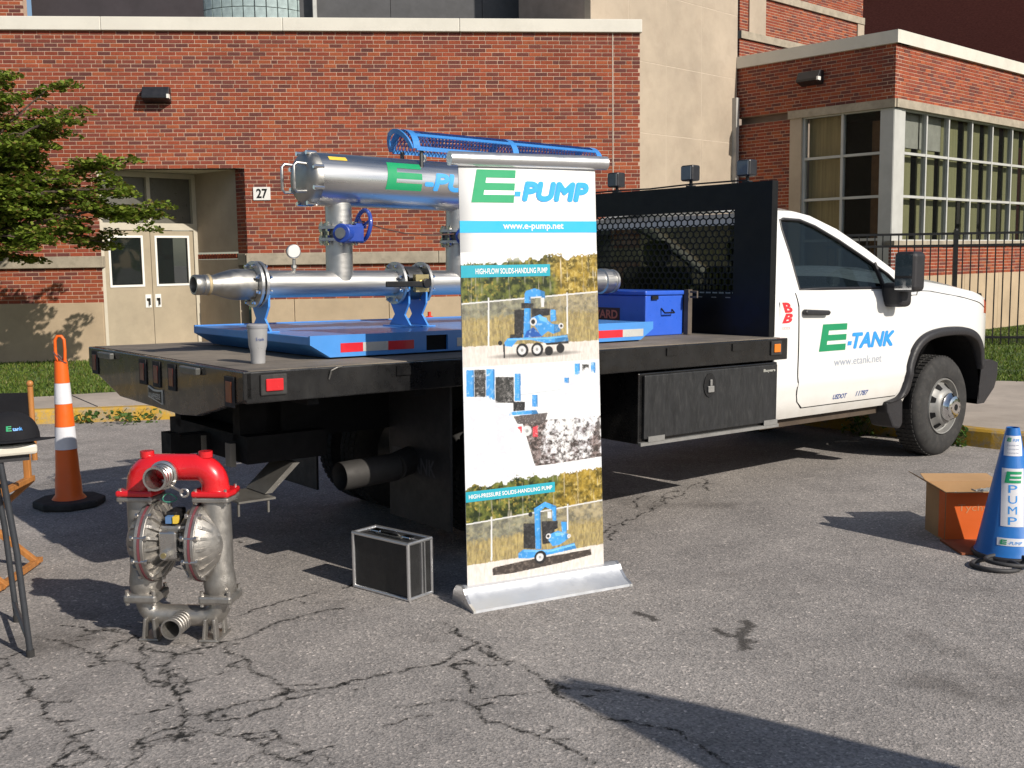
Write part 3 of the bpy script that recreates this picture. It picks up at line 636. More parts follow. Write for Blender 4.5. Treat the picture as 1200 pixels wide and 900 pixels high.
# ---------------- tree
leafm = None
def leaf_material(name, cols, tr=.4):
    m, nt, p = nodes_of(name); g = N(nt, 'ShaderNodeNewGeometry')
    c = ramp(nt, g.outputs['Random Per Island'], cols).outputs[0]; nt.links.new(c, p.inputs['Base Color']); p.inputs['Roughness'].default_value = .5
    t = N(nt, 'ShaderNodeBsdfTranslucent'); nt.links.new(c, t.inputs[0]); mx = N(nt, 'ShaderNodeMixShader'); mx.inputs[0].default_value = tr
    nt.links.new(p.outputs[0], mx.inputs[1]); nt.links.new(t.outputs[0], mx.inputs[2]); nt.links.new(mx.outputs[0], nt.nodes['Material Output'].inputs[0]); return m
lm = leaf_material('tree_leaf', [(0.0,(0.08,0.125,0.016)),(0.45,(0.17,0.25,0.028)),(0.84,(0.25,0.31,0.045)),(1.0,(0.22,0.12,0.05))])
bark = mat('bark', (0.085,0.06,0.045), .9, var=.3, scale=12, bmp=.6, bscale=40)
def add_leaf(vs, fs, c, s, rng, flat=.5):
    n = Vector((rng.gauss(0,flat), rng.gauss(0,flat), 1)).normalized(); a = n.orthogonal().normalized(); a.rotate(Matrix.Rotation(rng.uniform(0,6.28), 3, n)); b = n.cross(a); k = len(vs)
    pts = [c-a*s*.5, c-a*s*.1+b*s*.36-n*s*.08, c+a*s*.25+b*s*.28-n*s*.06, c+a*s*.55-n*s*.14, c+a*s*.25-b*s*.28-n*s*.06, c-a*s*.1-b*s*.36-n*s*.08]
    vs += [tuple(q) for q in pts]; fs += [(k,k+1,k+2,k+3),(k,k+3,k+4,k+5)]
def make_tree():
    rng = random.Random(17); t = thing('ornamental_tree', 'leafy green tree spreading its layered branches before the brick wall', 'tree', (-8.3, 14.2, .13))
    base = Vector((-8.3,14.2,.1)); top = Vector((-8.1,14.3,2.0)); q = MB()
    q.tube([base, base+Vector((.05,.02,.5)), base+Vector((.02,.05,1.1)), top], [.16,.12,.105,.09], 12)
    ends = [(-4.75,14.5,2.32),(-5.0,14.3,2.6),(-5.1,14.8,3.05),(-5.5,14.2,3.62),(-6.0,14.6,3.98),(-6.6,14.3,4.1),(-5.4,14.7,1.9),(-6.1,14.2,1.95),(-6.5,14.9,3.4),(-6.9,14.0,2.4),(-7.4,14.5,4.3),(-8.4,14.6,4.5),(-9.6,14.4,4.1),(-10.4,14.2,3.2),(-10.6,14.5,2.4),(-8.3,13.0,3.2),(-8.4,12.7,2.4),(-7.2,13.2,3.0),(-9.3,15.4,3.4),(-7.6,15.4,3.0),(-6.3,14.6,2.7),(-5.7,14.4,2.25),(-5.6,14.7,2.95),(-6.8,14.6,2.0),(-6.2,14.5,2.25),(-6.0,14.3,3.2),(-6.4,14.1,2.95),(-5.9,14.8,2.6),(-6.7,14.5,3.7),(-7.0,14.3,3.1),(-6.6,14.8,1.75),(-5.35,14.4,2.45),(-6.3,14.4,2.5),(-6.6,14.2,2.7),(-5.8,14.3,2.75),(-6.1,14.6,3.5),(-6.9,14.6,2.75),(-5.5,14.6,2.65),(-6.4,14.5,3.15),(-4.6,14.5,2.42)]
    vs, fs = [], []
    def pad(c, rx, rz, n, s):
        for _ in range(n):
            r = rng.random()**.5; a = rng.uniform(0, 6.283); e = (rng.random()-.5)
            add_leaf(vs, fs, c+Vector((math.cos(a)*r*rx, math.sin(a)*r*rx*.85, e*rz*(1.1-r*.6)-r*r*.06)), s*rng.uniform(.6,1.25), rng, .5)
    for e in ends:
        e = Vector(e); st = top.lerp(base, rng.uniform(0,.25)); mid = st.lerp(e,.5)+Vector((0,0,rng.uniform(.1,.35)))
        pts = [st, st.lerp(mid,.5)+Vector((0,0,.06)), mid, mid.lerp(e,.5)+Vector((0,0,.05)), e]
        q.tube(pts, [.045,.036,.026,.016,.006], 6)
        for k in range(13):                         # twigs with flat leaf sprays
            f = rng.uniform(.28, 1.0); i = min(3, int(f*4)); b0 = pts[i].lerp(pts[i+1], f*4-i)
            d = Vector((rng.gauss(0,1), rng.gauss(0,1), rng.gauss(0,.32))).normalized()*rng.uniform(.2,.48); b1 = b0+d
            q.tube([b0, b0.lerp(b1,.5)+Vector((0,0,.03)), b1], [.009,.006,.003], 4)
            pad(b1, .2, .1, 74, .07); pad(b0.lerp(b1,.6), .18, .1, 48, .07)
        pad(e, .2, .1, 80, .07)
    q.build('trunk', bark, t, smooth=50)
    l = MB(); l.v = vs; l.f = fs; cr = l.build('crown', lm, t, fixn=False); cr['kind'] = 'stuff'
make_tree()
weedm = leaf_material('weed_leaf', [(0.0,(0.04,0.09,0.015)),(0.6,(0.09,0.17,0.03)),(1.0,(0.16,0.2,0.05))])
def weed(x, y, z, n, h, r, label, seed):
    rng = random.Random(seed); vs, fs = [], []
    for _ in range(n):
        a = rng.uniform(0,6.283); rr = r*rng.random()**.6; c = Vector((x+math.cos(a)*rr, y+math.sin(a)*rr, z+rng.random()*h)); add_leaf(vs, fs, c, rng.uniform(.03,.06), rng, .9)
    st = MB()
    for _ in range(6):
        a = rng.uniform(0,6.283); st.tube([(x,y,z-.01),(x+math.cos(a)*r*.5,y+math.sin(a)*r*.5,z+h*.9)], [.004,.002], 4)
    t = thing('weed', label, 'weed', (x,y,z), group='weeds along the kerb'); st.build('stem', weedm, t)
    q = MB(); q.v = vs; q.f = fs; o = q.build('leaves', weedm, t, fixn=False); o['kind'] = 'stuff'
weed(-4.45,11.08,0,70,.12,.16,'low weed tuft at the kerb beside the tall orange cone',1)
weed(-3.95,11.12,0,120,.13,.3,'spreading weed at the kerb left of the truck tail',2)
weed(-5.0,10.98,0,40,.1,.12,'small weed at the kerb behind the folding chair',6)
weed(3.18,9.68,0,110,.22,.22,'leafy weed at the kerb behind the front wheel',3)
weed(3.74,9.06,0,80,.16,.12,'weed clump at the kerb in front of the wheel',4)

# ---------------- unseen tree line added behind the viewer to give dark bands in reflections
def far_trees():
    rng = random.Random(91); vs, fs = [], []
    for k in range(46):
        a = R_(150+240*k/45); d = rng.uniform(62,78); cx_, cy_ = d*math.cos(a), d*math.sin(a); hh_ = rng.uniform(5.5,9.5); rw = rng.uniform(3.5,5.5)
        for _ in range(110):
            u_ = rng.uniform(0,6.283); r_ = rw*rng.random()**.4; z = hh_*(.12+.88*rng.random()); r_ *= math.sin(min(1,z/hh_*.9+.12)*math.pi)**.5; add_leaf(vs, fs, Vector((cx_+r_*math.cos(u_), cy_+r_*math.sin(u_), z)), rng.uniform(1.2,2.2), rng, 1.2)
    q = MB(); q.v = vs; q.f = fs; tag(q.build('reflection_treeline', lm, fixn=False), 'unseen belt of green trees added for reflections in the windows', 'trees', kind='stuff')
far_trees()

# ================================================================ truck (local frame: x forward, y left, z up; origin under the right front wheel)
HD = R_(51.0); Fw = Vector((math.sin(HD), math.cos(HD), 0)); Nr = Vector((math.cos(HD), -math.sin(HD), 0)); RK = R_(1.0)
TM = Matrix.Translation((3.444, 8.566, 0)) @ Matrix(((Fw.x,-Nr.x,0,0),(Fw.y,-Nr.y,0,0),(0,0,1,0),(0,0,0,1))) @ Matrix.Rotation(RK, 4, 'Y')
truck = thing('flatbed_truck', 'white pickup cab with black flatbed body and green E-Tank door logo', 'truck', (0,0,0), TM)
TW = 2.0   # body width
wpaint = mat('white_car_paint', (0.76,0.755,0.74), .28, var=.03, scale=1.5, coat=.7, rvar=.04)
# road dust on the lower body
def dusty():
    m, nt, p = nodes_of('white_body_paint'); v = coords(nt, 'Object'); tc = N(nt, 'ShaderNodeSeparateXYZ'); nt.links.new(v, tc.inputs[0])
    n_ = noise(nt, v, 5, 7, .7); zf = mth(nt, 'SUBTRACT', 0.74, tc.outputs['Z']); f = mth(nt, 'MULTIPLY', mth(nt, 'MULTIPLY', zf, 2.4), n_); f.node.use_clamp = True
    nt.links.new(mixc(nt, f, (0.76,0.755,0.74), (0.4,0.33,0.24)), p.inputs['Base Color']); p.inputs['Roughness'].default_value = .3; p.inputs['Coat Weight'].default_value = .6; p.inputs['Coat Roughness'].default_value = .08
    return m
wbody = dusty()
blk = mat('black_bed_paint', (0.008,0.008,0.0085), .3, var=.4, scale=4, dirt=.3, dirtcol=(0.035,0.032,0.028), rvar=.12, coat=.3)
blkm = mat('black_matte', (0.008,0.008,0.009), .75, var=.2, spec=.2)
plast = mat('black_plastic', (0.022,0.021,0.024), .5, var=.12, scale=10, bmp=.15, bscale=300)
rubber = mat('tyre_rubber', (0.035,0.034,0.034), .8, var=.25, scale=9, dirt=.5, dirtcol=(0.09,0.083,0.075), spec=.3)
steel = mat('wheel_steel', (0.30,0.295,0.285), .5, .45, var=.12, scale=9, dirt=.3, dirtcol=(0.17,0.15,0.13))
chrome = mat('chrome', (0.75,0.75,0.75), .12, 1.0, var=.04)
carglass = None
m, nt, p = nodes_of('car_glass'); p.inputs['Base Color'].default_value = (0.012,0.02,0.026,1); p.inputs['Roughness'].default_value = .03; p.inputs['Specular IOR Level'].default_value = .75
tr = N(nt, 'ShaderNodeBsdfTransparent'); tr.inputs[0].default_value = (.5,.58,.6,1); mx = N(nt, 'ShaderNodeMixShader'); fr = schlick(nt)
nt.links.new(mth(nt, 'SUBTRACT', .66, fr), mx.inputs[0]); nt.links.new(p.outputs[0], mx.inputs[1]); nt.links.new(tr.outputs[0], mx.inputs[2]); nt.links.new(mx.outputs[0], nt.nodes['Material Output'].inputs[0]); carglass = m
amber = mat('amber_lens', (0.75,0.2,0.015), .2, var=.1, coat=.6); redl = mat('red_lens', (0.55,0.015,0.02), .2, var=.1, coat=.6); redd = mat('dark_red_lens', (0.12,0.012,0.01), .4, coat=.2)
WXC = 0.05       # front axle x
def zlow(x):
    d = abs(x-WXC)
    if d < .58: return .42 + .60*math.sqrt(max(0, 1-(d/.58)**4))
    return .475 if x < 0 else .42
def ztop(x):
    if x < -.5: return 1.335
    pts = [(-.5,1.335),(-.42,1.42),(-.15,1.412),(.25,1.36),(.5,1.315),(.68,1.255),(.78,1.14),(.86,.95)]
    for (a,b),(c,d) in zip(pts[:-1], pts[1:]):
        if a <= x <= c: return b+(d-b)*(x-a)/(c-a)
    return .95
def ybody(x, z):      # inward offset of the body side (0 = widest)
    y = .012*((z-.95)/.4)**2 + (.05*max(0, (z-1.27)/.1)**1.5 if z > 1.27 else 0)
    if z > 1.18 and x > -.5: y += .9*max(0, z-1.24)**1.3
    if z < .62: y += .06*((.62-z)/.2)**2
    if x > .45: y += .13*((x-.45)/.41)**2
    if abs(z-1.30) < .02 and x < .3: y += .006
    if z < .80: y -= .010*math.exp(-((z-.72)/.035)**2)
    return y
xs = [-2.2,-2.15,-2.0,-1.8,-1.6,-1.4,-1.2,-1.0,-.85,-.7,-.6,-.535] + [WXC-.58*math.cos(math.pi*k/36) for k in range(0,37)] + [.64,.68,.72,.76,.80,.83,.86]
xs = sorted(set(round(x, 4) for x in xs))
NR = 18
for sgn, nm in ((1,'right'), (-1,'left')):
    q = MB(); rows = []
    for j in range(NR+1):
        r = []
        for x in xs:
            a, b = zlow(x), ztop(x); z = a+(b-a)*j/NR; y = ybody(x, z); r.append((x, y if sgn > 0 else TW-y, z))
        rows.append(r)
    q.grid(rows); q.build('body_side', wbody, truck, smooth=38)
# hood and cowl
q = MB(); rows = []
for k in range(13):
    f = k/12; r = []
    for x in [-.5,-.42,-.3,-.15,.05,.25,.4,.5,.6,.68]:
        z = ztop(x); y0 = ybody(x, z); r.append((x, y0+(TW-2*y0)*f, z + .09*math.sin(math.pi*f)**.6*(1 if x < .5 else .6) + (.02 if .25 < f < .75 else 0)))
    rows.append(r)
q.grid(rows); q.build('hood', wpaint, truck, smooth=40)
q = MB(); rows = []
for k in range(13):
    f = k/12; rows.append([(x + .16*math.sin(math.pi*f)*(1 if x > .7 else .7), ybody(x, z)+(TW-2*ybody(x, z))*f, z) for x, z in ((.68,1.30),(.78,1.14),(.83,1.05),(.86,.9),(.86,.72))])
q.grid(rows); q.build('grille', plast, truck, smooth=40)
for sgn in (0, 1):
    q = MB().box(.66,.78,.17 if sgn == 0 else TW-.45,.45 if sgn == 0 else TW-.17,1.02,1.23); q.build('headlight', mat('headlight_lens', (0.6,0.62,0.62), .1, coat=1), truck, bevel=.03)
q = MB().prism([(.63,1.14),(.72,1.13),(.735,1.17),(.70,1.225),(.65,1.25)], lambda a,b,d: (a, ybody(a,b)-.004+d, b), 0, .03); q.build('side_marker', mat('orange_marker', (0.6,0.12,0.05), .2, coat=.6), truck)
# bumper
q = MB(); rows = []
for k in range(15):
    f = k/14; bl = .22*math.sin(math.pi*f)**.6; yy = .015+(TW-.03)*f
    rows.append([(.56+bl*.4,yy,.38),(.68+bl*.7,yy,.38),(.84+bl*.7,yy,.50),(.885+bl*.6,yy,.60),(.885+bl*.6,yy,.71),(.78+bl*.5,yy,.74),(.62,yy,.735)])
q.grid(rows); q.add(rows[0], [(0,1,2,3,4,5,6)]); q.build('bumper', plast, truck, smooth=35)
# underbody
MB().box(-2.15,.7,.35,TW-.35,.42,1.0).build('engine_bay', blkm, truck)
for yl in (.012, TW-.412):
    q = MB(); q.grid([[(WXC+.535*math.cos(t), yl+dy, .42+.60*math.sin(t)) for t in [math.pi*k/20 for k in range(21)]] for dy in (0,.4)]); q.build('wheel_well', blkm, truck)
# dark brown sill underside / running gear
MB().box(-2.2,-.5,.10,TW-.10,.41,.475).build('sill_underside', mat('rusty_underbody', (0.07,0.05,0.035), .9, var=.3), truck)
# wheel arch flare
q = MB(); path = [(-.80,.50),(-.66,.53),(-.60,.62),(-.575,.76),(-.50,.90),(-.38,.985),(-.2,1.03),(.05,1.045),(.30,1.03),(.46,.975),(.56,.88),(.61,.78),(.63,.70)]
rows = [[] for _ in range(6)]
cx, cz = .05, .45
path = [(a.x, a.y) for a in catmull(path, 4)]
for x, z in path:
    d = Vector((x-cx, z-cz)).normalized(); y = ybody(x, z)
    for k, (r, dy) in enumerate(((.0,.004),(-.006,-.03),(-.022,-.042),(-.06,-.04),(-.07,-.03),(-.075,.06))): rows[k].append((x+d.x*r, y+dy, z+d.y*r))
q.grid(rows); q.build('wheel_arch_flare', plast, truck, smooth=45)
q = MB().prism([(-.80,.50),(-.64,.53),(-.575,.50),(-.565,.32),(-.60,.28),(-.70,.30),(-.78,.42)], lambda a,b,d:(a,d,b), .01, .2); q.build('splash_guard', plast, truck, bevel=.015)
q = MB().tube([(x, ybody(x, z)-.001, z) for x, z in [(-.5+.06*k, ztop(-.5+.06*k)-.085 if k > 2 else 1.30) for k in range(20)]], .0035, 5); q.build('hood_gap', blkm, truck)
# ---- door
def dxl(z): return -1.925 + (.0 if z > .62 else .075*((.62-z)/.075)**2)
def dxr(z): return -.525 - (.16*((.80-z)/.26)**1.6 if z < .80 else 0)
def door_rows(z0, z1, n, grow):
    rows = []
    for j in range(n+1):
        z = z0+(z1-z0)*j/n; zz = min(max(z, .545), 1.34); a, b = dxl(zz)-grow, dxr(zz)+grow; rows.append([(a+(b-a)*i/16, z) for i in range(17)])
    return rows
q = MB(); q.grid([[(x, ybody(x,z)-.0015, z) for x, z in r] for r in door_rows(.538, 1.336, 16, .006)]); q.build('door_gap', blkm, truck)
q = MB(); q.grid([[(x, ybody(x,z)-.0055, z) for x, z in r] for r in door_rows(.545, 1.338, 18, 0)]); door = q.build('door', wbody, truck, smooth=40)
def SF(d): return lambda a, b: (a, ybody(a, b)-.0055-d, b)
q = MB(); q.prism([(-1.90,1.215),(-1.885,1.225),(-1.63,1.213),(-1.61,1.20),(-1.63,1.178),(-1.88,1.185),(-1.90,1.195)], lambda a,b,d: (a, ybody(a,b)-d, b), .006, .045); q.build('door_handle', plast, door, bevel=.01)
green = mat('logo_green', (0.012,0.26,0.11), .45, var=.03); blue = mat('logo_blue', (0.035,0.30,0.78), .45, var=.03); greyt = mat('logo_grey_blue', (0.32,0.36,0.45), .5, var=.03); navy = mat('logo_navy', (0.03,0.07,0.25), .5)
big_e(SF(.0015), -1.70, -1.365, .925, 1.115).build('logo_letter', green, door)
fat_text('TANK', SF, -1.305, -.755, .928, 1.045, .010, blue, 'logo_lettering', door, d0=.0015, fv_=.7, shear=.25)
MB().poly([SF(.002)(a,b) for a,b in ((-1.36,.955),(-1.312,.955),(-1.306,.985),(-1.354,.985))]).build('logo_hyphen', blue, door)
text_mb('www.etank.net', SF(.0015), -1.515, -.915, .815, .872).build('web_lettering', greyt, door)
text_mb('USDOT', SF(.0015), -1.50, -1.33, .575, .61, shear=.3, bold=.02).build('number_lettering', navy, door)
text_mb('11787', SF(.0015), -1.22, -1.06, .578, .615, shear=.3, bold=.02).build('number_lettering', navy, door)
# stickers on the cab corner
q = MB(); q.add([(-2.135,ybody(-2.1,1.2)-.002,1.03),(-1.975,ybody(-2,1.2)-.002,1.03),(-1.975,ybody(-2,1.2)-.002,1.285),(-2.135,ybody(-2.1,1.2)-.002,1.285)], [(0,1,2,3)]); stk = q.build('sticker', white_m, truck)
rsk = mat('sticker_red', (0.65,0.03,0.04), .5)
text_mb('B', lambda a,b: (a, ybody(-2,1.2)-.0035, b), -2.115, -2.0, 1.205, 1.275, shear=-.3, bold=.05).build('sticker_print', rsk, stk); text_mb('B', lambda a,b: (a, ybody(-2,1.2)-.0035, b), -2.11, -1.995, 1.135, 1.2, shear=.3, bold=.05).build('sticker_print', rsk, stk)
text_mb('xxxxx\nxxxx', lambda a,b: (a, ybody(-2,1.2)-.0035, b), -2.11, -2.02, 1.05, 1.11).build('sticker_print', mat('pink_print', (0.6,0.35,0.33), .6), stk)
# ---- greenhouse
def tum(z): return .045 + .24*max(0, z-1.335)
go = [(-2.2,1.33),(-2.2,1.6),(-2.19,1.80),(-2.14,1.885),(-2.0,1.905),(-1.72,1.905),(-1.56,1.875),(-1.30,1.785),(-.97,1.645),(-.64,1.485),(-.36,1.335),(-.7,1.33),(-1.2,1.33),(-1.7,1.33)]
gi = [(-1.86,1.36),(-1.90,1.6),(-1.945,1.77),(-1.95,1.832),(-1.90,1.842),(-1.72,1.838),(-1.56,1.80),(-1.30,1.705),(-1.02,1.585),(-.74,1.46),(-.585,1.36),(-.8,1.36),(-1.2,1.36),(-1.6,1.36)]
for sgn in (0, 1):
    fy = (lambda y: y) if sgn == 0 else (lambda y: TW-y)
    q = MB(); n_ = len(go); vs = [(x, fy(tum(z)-(.0 if z < 1.8 else -.05*((z-1.8)/.1)**2)), z) for x, z in go] + [(x, fy(tum(z)), z) for x, z in gi] + [(x, fy(tum(z)+.03), z) for x, z in gi]
    q.add(vs, [(i,(i+1)%n_,n_+(i+1)%n_,n_+i) for i in range(n_)] + [(n_+i,n_+(i+1)%n_,2*n_+(i+1)%n_,2*n_+i) for i in range(n_)])
    q.build('window_pillars', wpaint, truck, smooth=30)
    q = MB(); q.add([(x, fy(tum(z)+.018), z) for x, z in gi], [tuple(range(n_))]); q.build('side_window', carglass, truck)
    q = MB(); q.tube([(x, fy(tum(z)+.004), z) for x, z in gi], .011, 6, closed=True); q.build('window_seal', plast, truck, smooth=50)
    q = MB(); q.tube([(-.90,fy(tum(1.55)-.002),1.545),(-.83,fy(tum(1.36)-.002),1.36)], .017, 6); q.build('sail_divider', plast, truck)
# roof, windshield, rear window
q = MB(); rows = []
for k in range(13):
    f = k/12; c = math.sin(math.pi*f)**.5*.05; rows.append([(x, (tum(z)+.05)+(TW-2*tum(z)-.1)*f, z+c) for x, z in ((-2.16,1.86),(-2.13,1.888),(-2.0,1.905),(-1.72,1.905),(-1.56,1.875))])
q.grid(rows); q.build('roof', wpaint, truck, smooth=50)
q = MB(); rows = []
for k in range(9):
    f = k/8; c = math.sin(math.pi*f)*.12; rows.append([(x+c*.9, (tum(z)+.05)+(TW-2*tum(z)-.1)*f, z+(.05 if z > 1.8 else .02)*math.sin(math.pi*f)) for x, z in ((-1.56,1.875),(-1.3,1.785),(-.97,1.645),(-.64,1.485),(-.36,1.335))])
q.grid(rows); q.build('windshield', carglass, truck, smooth=50)
q = MB()
for r in ([(-2.2,.12,.5),(-2.2,TW-.12,.5),(-2.2,TW-.12,1.34),(-2.2,.12,1.34)], [(-2.2,.12,1.34),(-2.2,.2,1.34),(-2.19,.26,1.80),(-2.17,.2,1.88)], [(-2.2,TW-.12,1.34),(-2.2,TW-.2,1.34),(-2.19,TW-.26,1.80),(-2.17,TW-.2,1.88)], [(-2.19,.26,1.80),(-2.17,.2,1.88),(-2.17,TW-.2,1.88),(-2.19,TW-.26,1.80)]): q.poly(r)
q.build('cab_back', wpaint, truck)
m, nt, p = nodes_of('tinted_glass'); p.inputs['Base Color'].default_value = (.006,.007,.007,1); p.inputs['Roughness'].default_value = .05
tr = N(nt, 'ShaderNodeBsdfTransparent'); tr.inputs[0].default_value = (.5,.52,.45,1); mx = N(nt, 'ShaderNodeMixShader'); mx.inputs[0].default_value = .2; nt.links.new(p.outputs[0], mx.inputs[1]); nt.links.new(tr.outputs[0], mx.inputs[2]); nt.links.new(mx.outputs[0], nt.nodes['Material Output'].inputs[0])
MB().poly([(-2.195,.2,1.34),(-2.195,TW-.2,1.34),(-2.188,TW-.26,1.80),(-2.188,.26,1.80)]).build('rear_window', MATS['tinted_glass'], truck)
# interior
inm = mat('cab_interior', (0.03,0.03,0.032), .8)
MB().box(-2.1,-.5,.2,TW-.2,.6,1.1).build('cab_floor', inm, truck)
for y in (.28, 1.12):
    q = MB().box(-1.95,-1.75,y,y+.58,1.05,1.52); q.box(-1.9,-1.78,y+.17,y+.41,1.52,1.72); q.box(-1.95,-1.35,y,y+.58,1.0,1.2); q.build('seat', inm, truck, bevel=.05)
MB().box(-.95,-.35,.15,TW-.15,1.1,1.36).build('dashboard', inm, truck, bevel=.05)
q = MB(); q.tube([(-1.05+.05*math.sin(t)*.4, TW-.55+.18*math.cos(t), 1.32+.18*math.sin(t)) for t in [2*math.pi*k/20 for k in range(20)]], .016, 6, closed=True); q.build('steering_wheel', inm, truck, smooth=60)
# mirror
q = MB().box(-.96,-.80,-.27,-.10,1.335,1.625); q.build('mirror_housing', plast, truck, bevel=.035, seg=3)
q = MB(); q.add([(-.963,-.255,1.45),(-.963,-.12,1.45),(-.963,-.12,1.605),(-.963,-.255,1.605)],[(0,1,2,3)]); q.add([(-.963,-.255,1.35),(-.963,-.12,1.35),(-.963,-.12,1.43),(-.963,-.255,1.43)],[(0,1,2,3)]); q.build('mirror_glass', chrome, truck)
q = MB().box(-.90,-.74,-.14,.04,1.22,1.40); q.build('mirror_arm', plast, truck, bevel=.04, seg=3)
# ---- wheels
def wheel(cx, yo, cz, dir_, dual=False, front=True):
    """yo: outer sidewall y; dir_: +1 when the inside of the truck lies towards +y"""
    w = bpy.data.objects.new('wheel', None); COL.objects.link(w); w.parent = truck; w.location = (cx, yo, cz)
    ax = (0, dir_, 0); r = .402
    ty = MB().lathe([(.225,.03),(.235,.012),(.27,.004),(.32,.0),(.36,.012),(.385,.03),(.40,.05),(.402,.08),(.402,.19),(.395,.215),(.36,.24),(.30,.245),(.235,.235),(.225,.21)], (0,0,0), ax, 56, True)
    ty.build('tyre', rubber, w, smooth=40)
    tr_ = MB()
    for k in range(60):
        t = 2*math.pi*k/60
        for a0, a1 in ((.055,.10),(.115,.155),(.17,.215)):
            c, s_ = math.cos(t), math.sin(t); c2, s2 = math.cos(t+.065), math.sin(t+.065)
            v8 = [(c*rr, dir_*a, s_*rr) for a in (a0,a1) for rr in (.395,.4075)] + [(c2*rr, dir_*a, s2*rr) for a in (a0,a1) for rr in (.395,.4075)]
            tr_.add(v8, [(0,1,3,2),(4,6,7,5),(1,5,7,3),(0,4,5,1),(2,3,7,6)])
    tr_.build('tread', rubber, w)
    rim = [(.228,.02),(.223,.006),(.215,.008),(.209,.03),(.204,.048),(.196,.052),(.172,.032),(.147,.002),(.132,-.018),(.118,-.026),(.0,-.026)] if front else [(.228,.02),(.21,.03),(.2,.08),(.19,.14),(.1,.15),(.06,.12),(0,.12)]
    MB().lathe(rim, (0,0,0), ax, 48).build('rim', steel, w, smooth=35)
    if front:
        for k in range(8):
            t = 2*math.pi*(k+.5)/8; c, s_ = math.cos(t), math.sin(t); n0 = Vector((c, 0, s_)); n1 = Vector((-s_, 0, c))
            pts = [n0*.148+n1*.018, n0*.148-n1*.018, n0*.176-n1*.030, n0*.189-n1*.017, n0*.189+n1*.017, n0*.176+n1*.030]
            def dep(rr): return .002+.03*(rr-.147)/.025 if rr < .172 else .032+.02*(rr-.172)/.024
            MB().poly([(q_.x, dir_*(dep(q_.length)-.005), q_.z) for q_ in pts]).build('hand_hole', blkm, w)
        MB().lathe([(.112,-.02),(.112,-.045),(.10,-.055),(.088,-.085),(.072,-.092),(.05,-.096),(.0,-.096)], (0,0,0), ax, 40).build('hub_cap', chrome, w, smooth=30)
        for k in range(8):
            t = 2*math.pi*k/8; c, s_ = math.cos(t), math.sin(t); n0 = Vector((c,0,s_)); n1 = Vector((-s_,0,c))
            pts = [n0*.062+n1*.007, n0*.062-n1*.007, n0*.094-n1*.016, n0*.094+n1*.016]
            MB().poly([(q_.x, dir_*(-.0965 if q_.length < .08 else -.074), q_.z) for q_ in pts]).build('lug_window', blkm, w)
        MB().lathe([(.026,-.0975),(.0,-.0985)], (0,0,0), ax, 20).build('cap_badge', blkm, w)
    return w
wheel(WXC, .015, .402, 1); wheel(WXC, TW-.015, .402, -1)
RX = -4.2; rz = .402 - 4.2*math.sin(RK)
for y, d in ((.1,1),(.38,1),(TW-.1,-1),(TW-.38,-1)): wheel(RX, y, rz, d, front=False)
# ---- frame and running gear
q = MB()
for y in (.58, TW-.66): q.box(-5.75,-1.9,y,y+.08,.62,.86)
for x in (-5.6,-4.8,-3.4,-2.6): q.box(x,x+.08,.58,TW-.58,.66,.82)
q.build('chassis_frame', blkm, truck)
q = MB().cyl((RX,.2,rz),(RX,TW-.2,rz),.075,n=14); q.sphere((RX,TW/2,rz),.19,.19,.19); q.build('rear_axle', blkm, truck, smooth=50)
q = MB().cyl((-5.34,.30,.44),(-5.0,.31,.45),.074,n=24,caps=False); q.cyl((-5.34,.30,.44),(-5.0,.31,.45),.067,n=24,caps=False); q.build('exhaust_pipe', mat('exhaust_steel', (0.055,0.052,0.05), .65, .5), truck, smooth=50)
MB().cyl((-5.0,.31,.45),(-4.5,.55,.5),.074,n=20).build('tail_pipe', MATS['exhaust_steel'], truck, smooth=50)
q = MB().box(-3.1,-2.3,.72,1.3,.45,.72); q.build('fuel_tank', blkm, truck, bevel=.04)
MB().box(-5.75,-5.3,.5,TW-.5,.52,.66).build('tow_beam', blkm, truck)
q = MB().box(-5.95,-5.7,TW/2-.05,TW/2+.05,.53,.63); q.box(-5.97,-5.92,TW/2-.065,TW/2+.065,.515,.645); q.build('tow_receiver', blkm, truck)
# reflectors and small bracket under the tail
grl = mat('galvanised', (0.2,0.19,0.175), .5, .7)
q = MB().box(-5.84,-5.64,.42,.72,.345,.355); q.box(-5.84,-5.83,.43,.44,.28,.345); q.box(-5.68,-5.67,.43,.44,.28,.345); q.build('rear_step', grl, truck)
q = MB(); q.prism([(-5.66,.36),(-5.5,.5),(-5.46,.5),(-5.62,.36)], lambda a,b,d:(a,d,b), .5, .72); q.build('step_strut', grl, truck)
for y in (.62, .98):
    q = MB().box(-5.80,-5.77,y-.03,y+.03,.5,.62); q.build('hanger_bracket', grl, truck)
# mud flaps
for y0 in (.0, TW-.58):
    q = MB().box(-4.86,-4.845,y0,y0+.58,.13,.93); fl = q.build('mud_flap', mat('mudflap_rubber', (0.016,0.016,0.018), .55, var=.3, dirt=.4, dirtcol=(0.045,0.042,0.04)), truck)
    if y0 == 0: 
        text_mb('TANK', lambda a,b: (-4.8625, .40-a, b), 0, .27, .40, .49, bold=.02).build('flap_lettering', mat('worn_lettering', (0.06,0.06,0.065), .7), fl); big_e(lambda a,b: (-4.8625,.56-a,b), 0, .13, .40, .52).build('flap_lettering', MATS['worn_lettering'], fl)
